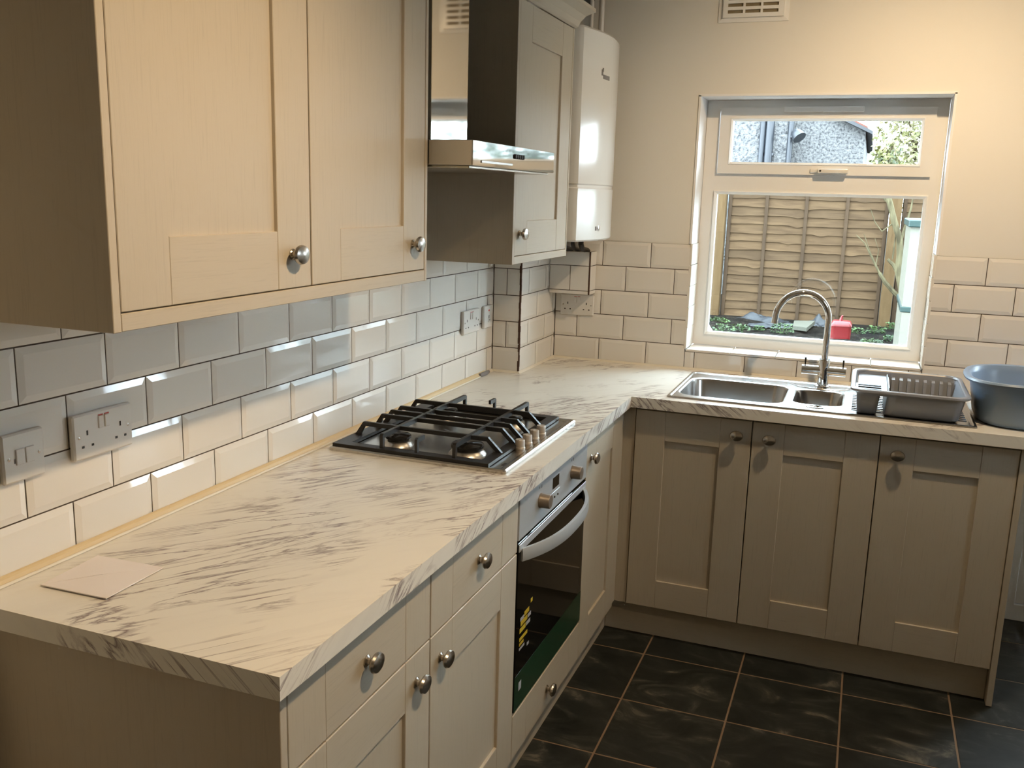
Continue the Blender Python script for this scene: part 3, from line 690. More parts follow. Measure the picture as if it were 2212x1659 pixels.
t = MB().cells(us, vz, lambda x, z: not any(a < x < b and e < z < f for a, b, e, f in slots), yv - 0.016, yv - 0.0062, 'y'); t.build('louvre_grille', 'upvc', c)
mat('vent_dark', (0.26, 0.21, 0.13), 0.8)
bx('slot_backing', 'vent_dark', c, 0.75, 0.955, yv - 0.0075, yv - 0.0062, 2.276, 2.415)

# ------------------------------------------------------------------ sockets and switches
def plate_frame(orient, u0, v0, face):
    """returns a function placing a local box (u, v, out) as world box"""
    if orient == 'x': return lambda t, a, b, c_, d, n0, n1, bv=0: t.box(face + n0, face + n1, u0 + a, u0 + b, v0 + c_, v0 + d, bv)
    return lambda t, a, b, c_, d, n0, n1, bv=0: t.box(u0 + a, u0 + b, face - n1, face - n0, v0 + c_, v0 + d, bv)
def double_socket(orient, u0, v0, face, label, wd=0.146, th=0.010):
    loc = (face, u0 + wd / 2, v0) if orient == 'x' else (u0 + wd / 2, face, v0)
    c = thing('double_socket', loc, label, 'socket', 'double wall sockets'); P = plate_frame(orient, u0, v0, face)
    t = MB(); P(t, 0, wd, 0, 0.086, 0.0, th, 0.003); t.build('plate', 'white_plastic', c)
    for k in (0.5 * wd - 0.0075, 0.5 * wd + 0.0075):
        t = MB(); P(t, k - 0.006, k + 0.006, 0.052, 0.076, th - 0.001, th + 0.0025, 0.001); r = t.build('rocker_switch', 'white_plastic', c)
        t = MB(); P(t, k - 0.0055, k + 0.0055, 0.0765, 0.0785, th - 0.0005, th + 0.0012); t.build('red_mark', 'socket_red', r)
    for s in (0.032, wd - 0.032):
        t = MB(); P(t, s - 0.002, s + 0.002, 0.045, 0.054, th - 0.0005, th + 0.0002); P(t, s - 0.0145, s - 0.0085, 0.022, 0.0265, th - 0.0005, th + 0.0002); P(t, s + 0.0085, s + 0.0145, 0.022, 0.0265, th - 0.0005, th + 0.0002)
        t.build('pin_holes', 'dark', c)
    for s in (0.012, wd - 0.012):
        t = MB(); pt = (face + th - 0.0003, u0 + s, v0 + 0.043) if orient == 'x' else (u0 + s, face - th + 0.0003, v0 + 0.043)
        t.lathe([(0.003, 0), (0.003, 0.0006), (0.0, 0.0012)], pt, 'x' if orient == 'x' else '-y', 12); t.build('screw', 'nickel', c)
    return c
double_socket('x', 0.064, 1.086, 0.0, 'white double socket on the tiles near the envelope, beside the switch', th=0.013)
double_socket('x', 1.828, 1.090, 0.0, 'white double socket on the left tiles just before the boxed corner', th=0.012)
double_socket('y', 0.141, 1.100, YB, 'white double socket on the window wall below the pipe box', th=0.010)
c = thing('light_switch', (0.0, -0.043, 1.084), 'white two-rocker wall switch at the left edge on the tiles', 'switch'); P = plate_frame('x', -0.086, 1.084, 0.0)
t = MB(); P(t, 0, 0.086, 0, 0.086, 0, 0.012, 0.003); t.build('plate', 'white_plastic', c)
for k in (0.034, 0.054):
    t = MB(); P(t, k - 0.009, k + 0.009, 0.030, 0.058, 0.0115, 0.0145, 0.001); t.build('rocker', 'white_plastic', c)
t = MB(); P(t, 0.0215, 0.0245, 0.034, 0.042, 0.0118, 0.0125); t.build('dark_slot', 'print_grey', c)
for s in (0.012, 0.074):
    t = MB(); t.lathe([(0.0032, 0), (0.0032, 0.0006), (0.0, 0.0012)], (0.0118, -0.086 + s, 1.084 + 0.043), 'x', 12); t.build('screw', 'nickel', c)
c = thing('fused_spur', (0.0, 2.062, 1.090), 'white single fused switch plate right beside the boxed corner', 'switch'); P = plate_frame('x', 2.020, 1.090, 0.0)
t = MB(); P(t, 0, 0.086, 0, 0.086, 0, 0.012, 0.003); t.build('plate', 'white_plastic', c)
t = MB(); P(t, 0.036, 0.050, 0.022, 0.046, 0.0115, 0.0145, 0.001); t.build('rocker', 'white_plastic', c)
t = MB(); P(t, 0.038, 0.050, 0.064, 0.070, 0.0118, 0.0128); t.build('neon_light', 'socket_red', c)
t = MB(); P(t, 0.038, 0.044, 0.038, 0.050, 0.0142, 0.0147); P(t, 0.044, 0.051, 0.028, 0.034, 0.0142, 0.0147); t.build('print_mark', 'print_grey', c)

# ------------------------------------------------------------------ gas hob
c = thing('gas_hob', (0.30, 1.172, WT), 'four-burner stainless gas hob with black cast pan supports', 'hob')
HX0, HX1, HY0, HY1 = 0.044, 0.552, 0.874, 1.468
HZ = WT + 0.0105
t = MB(); R = []
for ins, z in ((0.0, WT + 0.0003), (0.0, WT + 0.007), (0.004, HZ), (0.016, HZ - 0.001), (0.024, HZ - 0.004)):
    R.append(rr((HX0 + HX1) / 2, (HY0 + HY1) / 2, (HX1 - HX0) / 2 - ins, (HY1 - HY0) / 2 - ins, 0.006, z, 3))
t.rings(R, smooth=False); t.build('hob_plate', 'steel', c)
HP = HZ - 0.004
BUR = [(0.195, 0.985, 0.034), (0.400, 0.985, 0.043), (0.180, 1.320, 0.036), (0.400, 1.318, 0.030)]
for bx_, by_, br in BUR:
    t = MB(); t.lathe([(br + 0.008, 0.0), (br + 0.006, 0.004), (br - 0.001, 0.011), (br - 0.004, 0.013), (0, 0.013)], (bx_, by_, HP), 'z', 28); b_ = t.build('burner', 'burner_alu', c)
    t = MB(); t.lathe([(br - 0.005, 0.0125), (br - 0.004, 0.019), (0, 0.019)], (bx_, by_, HP), 'z', 28); t.build('flame_ring', 'dark', b_)
    t = MB(); t.lathe([(br - 0.004, 0.019), (br + 0.001, 0.020), (br + 0.001, 0.027), (br - 0.003, 0.030), (0, 0.031)], (bx_, by_, HP), 'z', 28); t.build('burner_cap', 'enamel_black', b_)
# black perimeter frame of the pan supports
FZ = HZ + 0.0065
f0x, f1x, f0y, f1y = 0.048, 0.500, 0.888, 1.458
t = MB().cells([f0x, f0x + 0.042, f1x - 0.030, f1x], [f0y, f0y + 0.030, f1y - 0.030, f1y], lambda x, y: not (f0x + 0.042 < x < f1x - 0.030 and f0y + 0.030 < y < f1y - 0.030), HZ - 0.002, FZ, 'z'); t.build('support_frame', 'cast_iron', c)
TZ_ = WT + 0.055; BT = 0.0115
for yk in (1.000, 1.104, 1.160, 1.218, 1.318):   # bars across, with raked feet
    t = MB(); w2 = 0.0048
    poly = [(f0x + 0.006, FZ - 0.001), (0.080, TZ_), (0.453, TZ_), (f1x - 0.006, FZ - 0.001), (f1x - 0.022, FZ - 0.001), (0.449, TZ_ - BT), (0.084, TZ_ - BT), (f0x + 0.022, FZ - 0.001)]
    t.prism(poly, 'y', yk - w2, yk + w2); t.build('support_bar', 'cast_iron', c)
for xk in (0.190, 0.400):                         # bars from front to back of the plate
    t = MB(); w2 = 0.0048
    poly = [(f0y + 0.010, FZ - 0.001), (f0y + 0.010, TZ_ - 0.004), (f0y + 0.016, TZ_ + 0.001), (f1y - 0.016, TZ_ + 0.001), (f1y - 0.010, TZ_ - 0.004), (f1y - 0.010, FZ - 0.001), (f1y - 0.020, FZ - 0.001), (f1y - 0.020, TZ_ - BT), (f0y + 0.020, TZ_ - BT), (f0y + 0.020, FZ - 0.001)]
    t.prism(poly, 'x', xk - w2, xk + w2); t.build('support_bar', 'cast_iron', c)
for s in (0, 1):                                  # short middle fingers
    t = MB(); e = f0y + 0.010 if s == 0 else f1y - 0.010; g = 1 if s == 0 else -1
    poly = [(e, FZ - 0.001), (e, TZ_ - 0.003), (e + g * 0.006, TZ_ + 0.001), (e + g * 0.045, TZ_ + 0.001), (e + g * 0.045, TZ_ - BT), (e + g * 0.010, TZ_ - BT), (e + g * 0.010, FZ - 0.001)]
    t.prism(poly, 'x', 0.288, 0.2955); t.build('support_finger', 'cast_iron', c)
for k, yk in enumerate((1.096, 1.154, 1.212, 1.270)):
    t = MB(); t.lathe([(0.0145, 0.0), (0.0145, 0.004), (0.0132, 0.005), (0.0130, 0.0235), (0.0120, 0.0255), (0.0, 0.0255)], (0.507, yk, HP), 'z', 22); t.box(0.5055, 0.5085, yk - 0.0138, yk, HP + 0.0258, HP + 0.0268); t.build('control_knob', 'knob_satin', c)
t = MB(); t.box(0.520, 0.534, 0.925, 0.950, HP - 0.0002, HP + 0.0004); t.build('maker_badge', 'dark', c)

# ------------------------------------------------------------------ oven
c = thing('built_in_oven', (0.33, 1.173, 0.262), 'built-in single oven with silver control panel and black glass door', 'oven')
t = MB(); t.box(0.06, 0.570, 0.8925, 1.4535, 0.262, 0.858); t.build('body', 'dark', c)
OX = 0.590
cp = bx('control_panel', 'silver_panel', c, 0.5705, OX + 0.002, 0.8765, 1.4695, 0.7400, 0.8640, 0.0015)
for yk in (1.035, 1.318):
    t = MB(); t.lathe([(0.0205, 0.0), (0.0205, 0.003), (0.0198, 0.004), (0.0190, 0.027), (0.0178, 0.029), (0, 0.029)], (OX + 0.002, yk, 0.800), 'x', 26); t.build('control_knob', 'oven_knob', cp)
    t = MB(); t.box(OX + 0.0019, OX + 0.0024, yk - 0.012, yk - 0.008, 0.835, 0.841); t.box(OX + 0.0019, OX + 0.0024, yk + 0.004, yk + 0.010, 0.833, 0.842); t.build('printed_symbols', 'print_grey', cp)
t = MB(); t.box(OX + 0.0019, OX + 0.0028, 1.135, 1.190, 0.800, 0.832); t.build('clock_display', 'black_glass', cp)
t = MB(); t.box(OX + 0.0019, OX + 0.0034, 1.125, 1.20, 0.760, 0.790, 0.0005); t.build('button_strip', 'silver_panel', cp)
t = MB(); t.lathe([(0.003, 0), (0.003, 0.002), (0, 0.002)], (OX + 0.0034, 1.150, 0.775), 'x', 10); t.lathe([(0.003, 0), (0.003, 0.002), (0, 0.002)], (OX + 0.0034, 1.178, 0.775), 'x', 10); t.build('clock_buttons', 'dark', cp)
dr = bx('oven_door', 'black_glass', c, 0.5705, OX + 0.001, 0.8765, 1.4695, 0.2640, 0.7330, 0.0015)
bx('film_strip', 'green_film', dr, OX + 0.0009, OX + 0.0016, 0.8775, 1.4685, 0.2650, 0.3640)
bx('door_top_rail', 'silver_panel', dr, OX + 0.0009, OX + 0.0035, 0.8785, 1.4675, 0.7090, 0.7290, 0.0008)
# bowed handle
pts, frm = [], []
for i in range(25):
    f = i / 24; y = 0.897 + f * 0.552; x = OX + 0.002 + 0.058 * (1 - abs(2 * f - 1) ** 2.6)
    pts.append(Vector((x, y, 0.698)))
for i in range(25):
    d = (pts[min(i + 1, 24)] - pts[max(i - 1, 0)]).normalized(); nrm = Vector((d.y, -d.x, 0)); frm.append((nrm, Vector((0, 0, 1))))
t = MB(); t.sweep(pts, [(-0.006, -0.016), (0.004, -0.018), (0.006, -0.010), (0.006, 0.010), (0.004, 0.017), (-0.006, 0.015)], frm); t.build('door_handle', 'silver_panel', dr)
# printed energy-style sticker: rows of small bars, unreadable in the photo
yb_ = OX + 0.0011
for (z, h_, a, b, mt) in ((0.590, 0.018, 0.985, 1.000, 'print_yellow'), (0.560, 0.022, 0.938, 0.975, 'print_yellow'), (0.532, 0.022, 0.912, 0.962, 'print_yellow'), (0.503, 0.022, 0.905, 0.950, 'print_yellow'), (0.466, 0.017, 0.905, 0.965, 'print_yellow'), (0.445, 0.014, 0.905, 0.938, 'print_yellow'),
                          (0.556, 0.016, 0.908, 0.936, 'print_white'), (0.534, 0.018, 0.966, 0.990, 'print_white'), (0.505, 0.018, 0.954, 0.985, 'print_white'), (0.425, 0.012, 0.905, 0.945, 'print_white'), (0.405, 0.014, 0.965, 0.980, 'print_white')):
    z = 0.415 + (z - 0.405) * 0.62; bx('sticker_print', mt, dr, yb_ - 0.0004, yb_ + 0.0003, a, b, z, z + h_ * 0.6)
bx('small_label', 'print_white', dr, OX + 0.0015, OX + 0.0019, 0.908, 0.928, 0.312, 0.336)

# ------------------------------------------------------------------ sink
c = thing('kitchen_sink', (1.22, 2.23, WT), 'stainless steel one and a half bowl inset sink with drainer under the window', 'sink')
SX0, SX1, SY0, SY1 = 0.727, 1.715, 1.979, 2.484
SZ = WT + 0.0035
B1 = (0.9335, 2.210, 0.1785, 0.1700, 0.055, 0.150); B2 = (1.2250, 2.220, 0.0810, 0.1300, 0.045, 0.120)
hole = [(b[0] - b[2] - 0.012, b[0] + b[2] + 0.012, b[1] - b[3] - 0.012, b[1] + b[3] + 0.012) for b in (B1, B2)]
t = MB()
ux = sorted({SX0 + 0.016, hole[0][0], hole[0][1], hole[1][0], hole[1][1], SX1 - 0.016}); uy = sorted({SY0 + 0.014, hole[0][2], hole[0][3], hole[1][2], hole[1][3], SY1 - 0.014})
for i in range(len(ux) - 1):
    for j in range(len(uy) - 1):
        mx_, my_ = (ux[i] + ux[i + 1]) / 2, (uy[j] + uy[j + 1]) / 2
        if any(h[0] < mx_ < h[1] and h[2] < my_ < h[3] for h in hole): continue
        t.quad([(ux[i], uy[j], SZ), (ux[i + 1], uy[j], SZ), (ux[i + 1], uy[j + 1], SZ), (ux[i], uy[j + 1], SZ)])
# rolled rim
R = []
for ins, z in ((0.0, WT + 0.0002), (0.0008, WT + 0.005), (0.004, WT + 0.0068), (0.009, WT + 0.0068), (0.014, SZ + 0.0004)):
    R.append(rr((SX0 + SX1) / 2, (SY0 + SY1) / 2, (SX1 - SX0) / 2 - ins, (SY1 - SY0) / 2 - ins, 0.008, z, 3))
t.rings(R, False, False)
R = [rr((SX0 + SX1) / 2, (SY0 + SY1) / 2, (SX1 - SX0) / 2 - 0.014, (SY1 - SY0) / 2 - 0.014, 0.008, SZ + 0.0004, 3), rr((SX0 + SX1) / 2, (SY0 + SY1) / 2, (SX1 - SX0) / 2 - 0.0175, (SY1 - SY0) / 2 - 0.0155, 0.004, SZ, 3)]
t.rings(R, False, False)
for b, h in zip((B1, B2), hole):
    ring = rr(b[0], b[1], b[2] + 0.006, b[3] + 0.006, b[4] + 0.004, SZ, 7)
    cor = [(h[1], h[3], SZ), (h[0], h[3], SZ), (h[0], h[2], SZ), (h[1], h[2], SZ)]
    for k in range(4):
        q = ring[k * 8:(k + 1) * 8]
        for i in range(7): t.quad([cor[k], q[i], q[i + 1]])
        t.quad([cor[k], q[7], ring[((k + 1) * 8) % 32], cor[(k + 1) % 4]])
t.build('drainer_top', 'sink_steel', c)
for b in (B1, B2):
    t = MB(); D = b[5]
    t.rings([rr(b[0], b[1], b[2] + 0.006, b[3] + 0.006, b[4] + 0.004, SZ), rr(b[0], b[1], b[2] + 0.001, b[3] + 0.001, b[4], SZ - 0.002), rr(b[0], b[1], b[2] - 0.002, b[3] - 0.002, b[4], SZ - 0.010),
             rr(b[0], b[1], b[2] - 0.010, b[3] - 0.010, b[4], SZ - D + 0.02), rr(b[0], b[1], b[2] - 0.018, b[3] - 0.018, b[4] - 0.008, SZ - D + 0.004), rr(b[0], b[1], b[2] - 0.030, b[3] - 0.030, b[4] - 0.018, SZ - D)], False, True)
    bo = t.build('bowl', 'sink_steel', c)
    t = MB(); t.lathe([(0.036, 0.0), (0.034, 0.002), (0.024, 0.001), (0.0, 0.0005)], (b[0], b[1], SZ - D), 'z', 20); t.build('waste', 'chrome', bo)
for k in range(10):
    y = 2.062 + k * 0.0285
    t = MB(); t.prism([(y - 0.006, SZ - 0.0002), (y - 0.002, SZ + 0.0022), (y + 0.002, SZ + 0.0022), (y + 0.006, SZ - 0.0002)], 'x', 1.338, 1.690); t.build('drainer_rib', 'sink_steel', c)
t = MB(); t.lathe([(0.030, 0.0), (0.030, 0.002), (0.026, 0.003), (0.006, 0.003), (0.005, 0.005), (0, 0.005)], (1.222, 2.046, SZ), 'z', 24, 1, 0.72); t.build('waste_cap', 'chrome', c)
t = MB(); t.tube([(1.102, 2.438, SZ), (1.125, 2.415, SZ), (1.15, 2.385, SZ), (1.20, 2.375, SZ), (1.26, 2.376, SZ), (1.31, 2.39, SZ), (1.325, 2.43, SZ)], 0.0028, 8); t.build('tap_ledge_edge', 'sink_steel', c)

# ------------------------------------------------------------------ tap
TX, TY = 1.2265, 2.440
c = thing('mixer_tap', (TX, TY, SZ), 'chrome swan-neck mixer tap with crosspiece handles in front of the window', 'tap')
t = MB(); t.lathe([(0.026, 0.0), (0.026, 0.003), (0.0215, 0.006), (0.021, 0.10), (0.0195, 0.104), (0.0, 0.104)], (TX, TY, SZ), 'z', 28); t.build('body', 'chrome', c)
t = MB(); t.tube([(TX - 0.080, TY, 0.973), (TX - 0.079, TY, 0.973), (TX + 0.079, TY, 0.973), (TX + 0.080, TY, 0.973)], [0.0165, 0.0178, 0.0178, 0.0165], 24); cr_ = t.build('crosspiece', 'chrome', c)
for s in (-1, 1):
    t = MB(); t.tube([(TX + s * 0.068, TY, 0.990), (TX + s * 0.068, TY, 1.000), (TX + s * 0.068, TY - 0.001, 1.019)], [0.0022, 0.0030, 0.0036], 10); t.build('lever', 'dark', c)
dx, dy = -0.188, -0.048; L_ = math.hypot(dx, dy); ex = Vector((dx / L_, dy / L_, 0)); rad = L_ / 2
pts = [Vector((TX, TY, SZ + 0.09)), Vector((TX, TY, 1.08)), Vector((TX, TY, 1.13))]
for i in range(21):
    a = PI * i / 20; pts.append(Vector((TX, TY, 1.163)) + ex * (rad - rad * math.cos(a)) + Vector((0, 0, 1)) * rad * 1.04 * math.sin(a))
pts.append(pts[-1] + Vector((0, 0, -0.018)) + ex * 0.002)
t = MB(); t.tube(pts, 0.0122, 20); t.build('spout', 'chrome', c)

# ------------------------------------------------------------------ dish rack
c = thing('dish_rack', (1.52, 2.17, SZ), 'grey plastic dish drainer rack with cutlery holder standing on the sink drainer', 'dish rack')
RZ = 1.003; zb = SZ + 0.0024
cx, cy, hx, hy = 1.509, 2.172, 0.181, 0.212
t = MB(); R = []
for (ins, z) in ((0.006, RZ - 0.010), (0.0, RZ - 0.006), (0.001, RZ), (0.006, RZ + 0.003), (0.014, RZ + 0.002), (0.017, RZ - 0.003), (0.016, RZ - 0.010)):
    ring = rr(cx, cy, hx - ins, hy - ins, 0.045, z, 8)
    # handles dip towards the middle of the long sides
    R.append([p + Vector((0, 0, 0.006 * math.exp(-((p.x - cx) / 0.06) ** 2) * (1 if abs(p.y - cy) > hy - 0.06 else 0))) for p in ring])
t.rings(R + [R[0]], False, False); t.build('rim', 'grey_plastic', c)
# tray, open at the top, double skinned
t = MB(); tx, thx, thy = 1.5605, 0.118, 0.190
out = [rr(1.548, 2.168, 0.107, 0.162, 0.022, zb), rr(1.550, 2.169, 0.112, 0.170, 0.024, zb + 0.006), rr(tx, cy, thx - 0.002, thy, 0.03, RZ - 0.006)]
inn = [rr(tx, cy, thx - 0.005, thy - 0.003, 0.028, RZ - 0.004), rr(1.550, 2.169, 0.108, 0.166, 0.022, zb + 0.010), rr(1.548, 2.168, 0.103, 0.158, 0.020, zb + 0.007)]
t.rings(out + inn, True, True); tr_ = t.build('tray', 'grey_plastic', c)
t = MB(); t.rings([rr(cx, cy, hx - 0.015, hy - 0.015, 0.034, RZ - 0.002), rr(cx, cy, hx - 0.019, hy - 0.019, 0.032, RZ - 0.018), rr(cx, cy, hx - 0.022, hy - 0.022, 0.030, RZ - 0.018), rr(cx, cy, hx - 0.018, hy - 0.018, 0.032, RZ - 0.002)], False, False); t.build('skirt', 'grey_plastic', c)
bx('shelf', 'grey_plastic', c, 1.352, 1.452, 2.118, 2.355, RZ - 0.018, RZ - 0.014)
for k in range(8):
    x = 1.468 + k * 0.0262
    t = MB(); t.prism([(2.352, RZ - 0.016), (2.332, RZ - 0.022), (2.318, RZ - 0.060), (2.320, zb + 0.009), (2.352, zb + 0.009)], 'x', x - 0.0055, x + 0.0055); t.build('plate_rib', 'grey_plastic', tr_)
    t = MB(); t.box(x - 0.0045, x + 0.0045, 2.03, 2.318, zb + 0.006, zb + 0.020, 0.001); t.build('plate_rib', 'grey_plastic', tr_)
# cutlery holder: cup with slotted lid
t = MB()
t.rings([rr(1.384, 2.062, 0.028, 0.046, 0.014, zb), rr(1.385, 2.062, 0.031, 0.050, 0.016, zb + 0.006), rr(1.386, 2.062, 0.038, 0.062, 0.020, RZ - 0.010)], True, True); cu = t.build('cutlery_cup', 'grey_plastic', c)
cells_x = [1.345, 1.352, 1.424, 1.442]; cells_y = [1.974, 1.988, 2.016, 2.026, 2.054, 2.064, 2.092, 2.110]
MB().cells(cells_x, cells_y, lambda x, y: not (1.352 < x < 1.424 and (1.988 < y < 2.016 or 2.026 < y < 2.054 or 2.064 < y < 2.092)), RZ - 0.0050, RZ - 0.0035, 'z').build('slotted_lid', 'basin_plastic', cu)
mat('slot_shade', (0.006, 0.006, 0.007), 0.9, spec=0.0)
bx('cup_shade_sheet', 'slot_shade', cu, 1.350, 1.426, 1.985, 2.095, RZ - 0.0066, RZ - 0.0060)  # near-black sheet painting the shade inside the cup below the slots

# ------------------------------------------------------------------ washing-up basin
bx0, by0 = 1.862, 2.172
t = MB(); bxx, bxy = bx0, by0
def se(hx, hy, z, n=44, e=2.7, wv=0.0):
    P_ = []
    for i in range(n):
        a = 2 * PI * i / n; ca, sa = math.cos(a), math.sin(a)
        r = (abs(ca) ** e + abs(sa) ** e) ** (-1 / e)
        P_.append(Vector((bxx + hx * r * ca, bxy + hy * r * sa, z + wv * math.cos(2 * a) * -0.5)))
    return P_
R = [se(0.128, 0.145, WT + 0.0005), se(0.138, 0.156, WT + 0.004), se(0.148, 0.168, WT + 0.022), se(0.166, 0.192, 1.040), se(0.168, 0.195, 1.046), se(0.184, 0.213, 1.046, wv=0.008), se(0.186, 0.215, 1.052, wv=0.008), se(0.182, 0.211, 1.058, wv=0.008), se(0.168, 0.196, 1.057, wv=0.006),
     se(0.163, 0.190, 1.050), se(0.160, 0.186, 1.040), se(0.144, 0.164, WT + 0.024), se(0.130, 0.148, WT + 0.008)]
t.rings(R); o = t.build('washing_up_basin', 'basin_plastic'); tag(o, 'blue-grey plastic washing-up basin at the right end of the worktop', 'basin')

# ------------------------------------------------------------------ envelope
pe = [Vector((0.068, -0.080, WT + 0.0012)), Vector((0.208, -0.076, WT + 0.0012)), Vector((0.202, 0.067, WT + 0.0012)), Vector((0.055, 0.061, WT + 0.0012))]
ce = sum(pe, Vector()) / 4 + Vector((0, 0, 0.0042))
c = thing('paper_envelope', (ce.x, ce.y, WT), 'small white paper envelope lying flap side up on the worktop', 'envelope')
t = MB(); lift = [0.0015, 0.0015, 0.0005, 0.0005]
lowr = [p + Vector((0, 0, l)) for p, l in zip(pe, lift)]; upr = [p + Vector((0, 0, l + 0.0012)) for p, l in zip(pe, lift)]
t.rings([lowr, upr], True, True, smooth=False); t.build('pocket', 'paper', c)
for k in range(4):
    a, b = upr[k], upr[(k + 1) % 4]; tip = ce + Vector((0, 0, 0.0003 * k))
    t = MB(); e_ = Vector((0, 0, 0.0005)); t.rings([[a, b, tip], [a + e_, b + e_, tip + e_]], True, True, smooth=False); t.build('flap', 'paper', c)

# ------------------------------------------------------------------ outside: garden, fence, trees, neighbouring house
GZ = 0.42
def gz(x, y):
    s = min(1, max(0, (y - 3.6) / 2.6)); s = s * s * (3 - 2 * s); return -0.16 + (GZ + 0.16) * s
t = MB(); nx, ny = 80, 130; V = []
for i in range(nx + 1):
    row = []
    for j in range(ny + 1):
        x = -9 + 20 * i / nx; y = -6.0 + 16.87 * j / ny
        zz = gz(x, y)
        if y > 6.2 and y < 8.5: zz += 0.03 * math.sin(x * 7.1 + y * 3) * math.sin(y * 6.3 - x * 2) + random.uniform(-0.012, 0.012)
        row.append(t.bm.verts.new((x, y, zz)))
    V.append(row)
for i in range(nx):
    for j in range(ny): t.bm.faces.new((V[i][j], V[i + 1][j], V[i + 1][j + 1], V[i][j + 1]))
o = t.build('ground', 'soil', smooth=True); struct(o)
mat('paving', (0.42, 0.40, 0.37), 0.85)
o = bx('bounce_paving', 'paving', None, -4, 9, 2.905, 5.0, -0.25, -0.13); struct(o)  # unseen pale paving, added to bounce daylight up onto the window lintel
o = bx('patio_side', 'paving', None, 3.26, 9, -5, 2.90, -0.25, -0.13); struct(o)
o = bx('ground_beyond', 'soil', None, -30, 35, 10.86, 45, -0.4, GZ - 0.01); struct(o)
FY_ = 8.60; FT = 1.80
def fence_panel(x0, x1, label, nb):
    c = thing('garden_fence', ((x0 + x1) / 2, FY_, GZ), label, 'fence'); n = 16; pit = (FT - GZ) / n
    for k in range(n):
        t = MB(); z0 = GZ + k * pit - 0.008; z1 = z0 + pit + 0.022; top, bot = [], []; N = 20; ph = random.uniform(0, 9); kn = random.randrange(3, N - 2)
        rings = []
        for i in range(N + 1):
            x = x0 + (x1 - x0) * i / N; wv = 0.005 * math.sin(ph + x * 5.1) + random.uniform(-0.0035, 0.0035) + (-0.016 if i == kn else 0)
            rings.append([(x, FY_ - 0.0205, z0 + wv), (x, FY_ - 0.0125, z0 + wv), (x, FY_ + 0.006, z1), (x, FY_ - 0.002, z1)])
        t.rings(rings, smooth=False); t.build('slat', 'fence_wood', c)
    for i in range(nb):
        x = x0 + (x1 - x0) * i / (nb - 1); x = min(max(x, x0 + 0.022), x1 - 0.022)
        bx('batten', 'batten_wood', c, x - 0.016, x + 0.016, FY_ - 0.038, FY_ - 0.021, GZ - 0.02, FT, 0.002)
    bx('top_rail', 'batten_wood', c, x0, x1, FY_ - 0.045, FY_ + 0.012, FT, FT + 0.03, 0.002)
fence_panel(-0.035, 1.497, 'weathered waney-lap fence panel filling the lower window, between two posts', 5)
fence_panel(1.612, 3.15, 'weathered waney-lap fence panel right of the bare tree', 5)
fence_panel(-1.70, -0.165, 'weathered waney-lap fence panel left of the left post', 5)
for xx, lab in ((-0.100, 'square timber fence post at the left edge of the window view'), (1.554, 'square timber fence post behind the bare tree'), (3.21, 'square timber fence post beyond the playhouse, far right')):
    o = bx('fence_post', 'post_wood', None, xx - 0.053, xx + 0.053, FY_ - 0.105, FY_ + 0.01, GZ - 0.1, FT + 0.05, 0.004); tag(o, lab, 'fence post', 'fence posts')
# bare tree
def limb(t, pts, r0, r1, n=9):
    P_ = [Vector(p) for p in pts]; t.tube(P_, [r0 + (r1 - r0) * i / (len(P_) - 1) for i in range(len(P_))], n)
TYY = 8.1
c = thing('bare_tree', (1.66, TYY, GZ), 'bare pruned tree with pale bark in front of the fence', 'tree')
def AT(u, v, y=TYY):   # pixel of the photograph to a point at depth y, used only to lay the trunk out
    d = (r2 * ((u - 1106) / F_PX) + u2 * (-(v - 829.5) / F_PX) + fw); s = (y - CAM.y) / d.y; return CAM + d * s
t = MB(); limb(t, [AT(1962, 720), AT(1955, 670), AT(1947, 620), AT(1940, 585), AT(1944, 550), AT(1943, 515), AT(1932, 480), AT(1925, 450), AT(1918, 422), AT(1912, 395)], 0.036, 0.024); tk = t.build('trunk', 'bark', c)
for pts, ra, rb in (([AT(1950, 648), AT(1930, 630), AT(1912, 610), AT(1900, 590)], 0.024, 0.017), ([AT(1940, 590), AT(1930, 572), AT(1918, 560)], 0.022, 0.014), ([AT(1943, 530), AT(1955, 490), AT(1968, 450), AT(1974, 420)], 0.014, 0.006),
                    ([AT(1900, 590), AT(1885, 560), AT(1868, 525), AT(1850, 508)], 0.010, 0.004), ([AT(1905, 600), AT(1892, 572), AT(1880, 545), AT(1866, 505)], 0.008, 0.003), ([AT(1932, 480), AT(1905, 500), AT(1890, 480), AT(1880, 450)], 0.008, 0.003),
                    ([AT(1928, 560), AT(1936, 500), AT(1930, 470)], 0.008, 0.004), ([AT(1920, 440), AT(1905, 425), AT(1898, 410)], 0.008, 0.004), ([AT(1945, 530), AT(1958, 515), AT(1970, 505)], 0.006, 0.003), ([AT(1892, 572), AT(1898, 540), AT(1890, 515)], 0.005, 0.002)):
    t = MB(); limb(t, pts, ra, rb, 7); t.build('branch', 'bark', c)
# mint and teal playhouse corner
c = thing('garden_playhouse', (2.2, 6.6, 0.2), 'mint green garden playhouse with dark teal trim at the right of the window', 'playhouse')
t = MB(); t.box(1.607, 3.0, 6.0, 7.0, 0.15, 1.443); t.build('wall', 'mint_paint', c)
bx('roof_edge', 'teal_paint', c, 1.590, 3.02, 5.97, 7.03, 1.443, 1.494, 0.006); bx('band', 'teal_paint', c, 1.596, 3.01, 5.985, 7.01, 0.842, 0.880, 0.004)
for k in range(6): bx('board', 'mint_paint', c, 1.609 + k * 0.232, 1.609 + k * 0.232 + 0.228, 5.990, 6.0, 0.16, 0.840, 0.003)
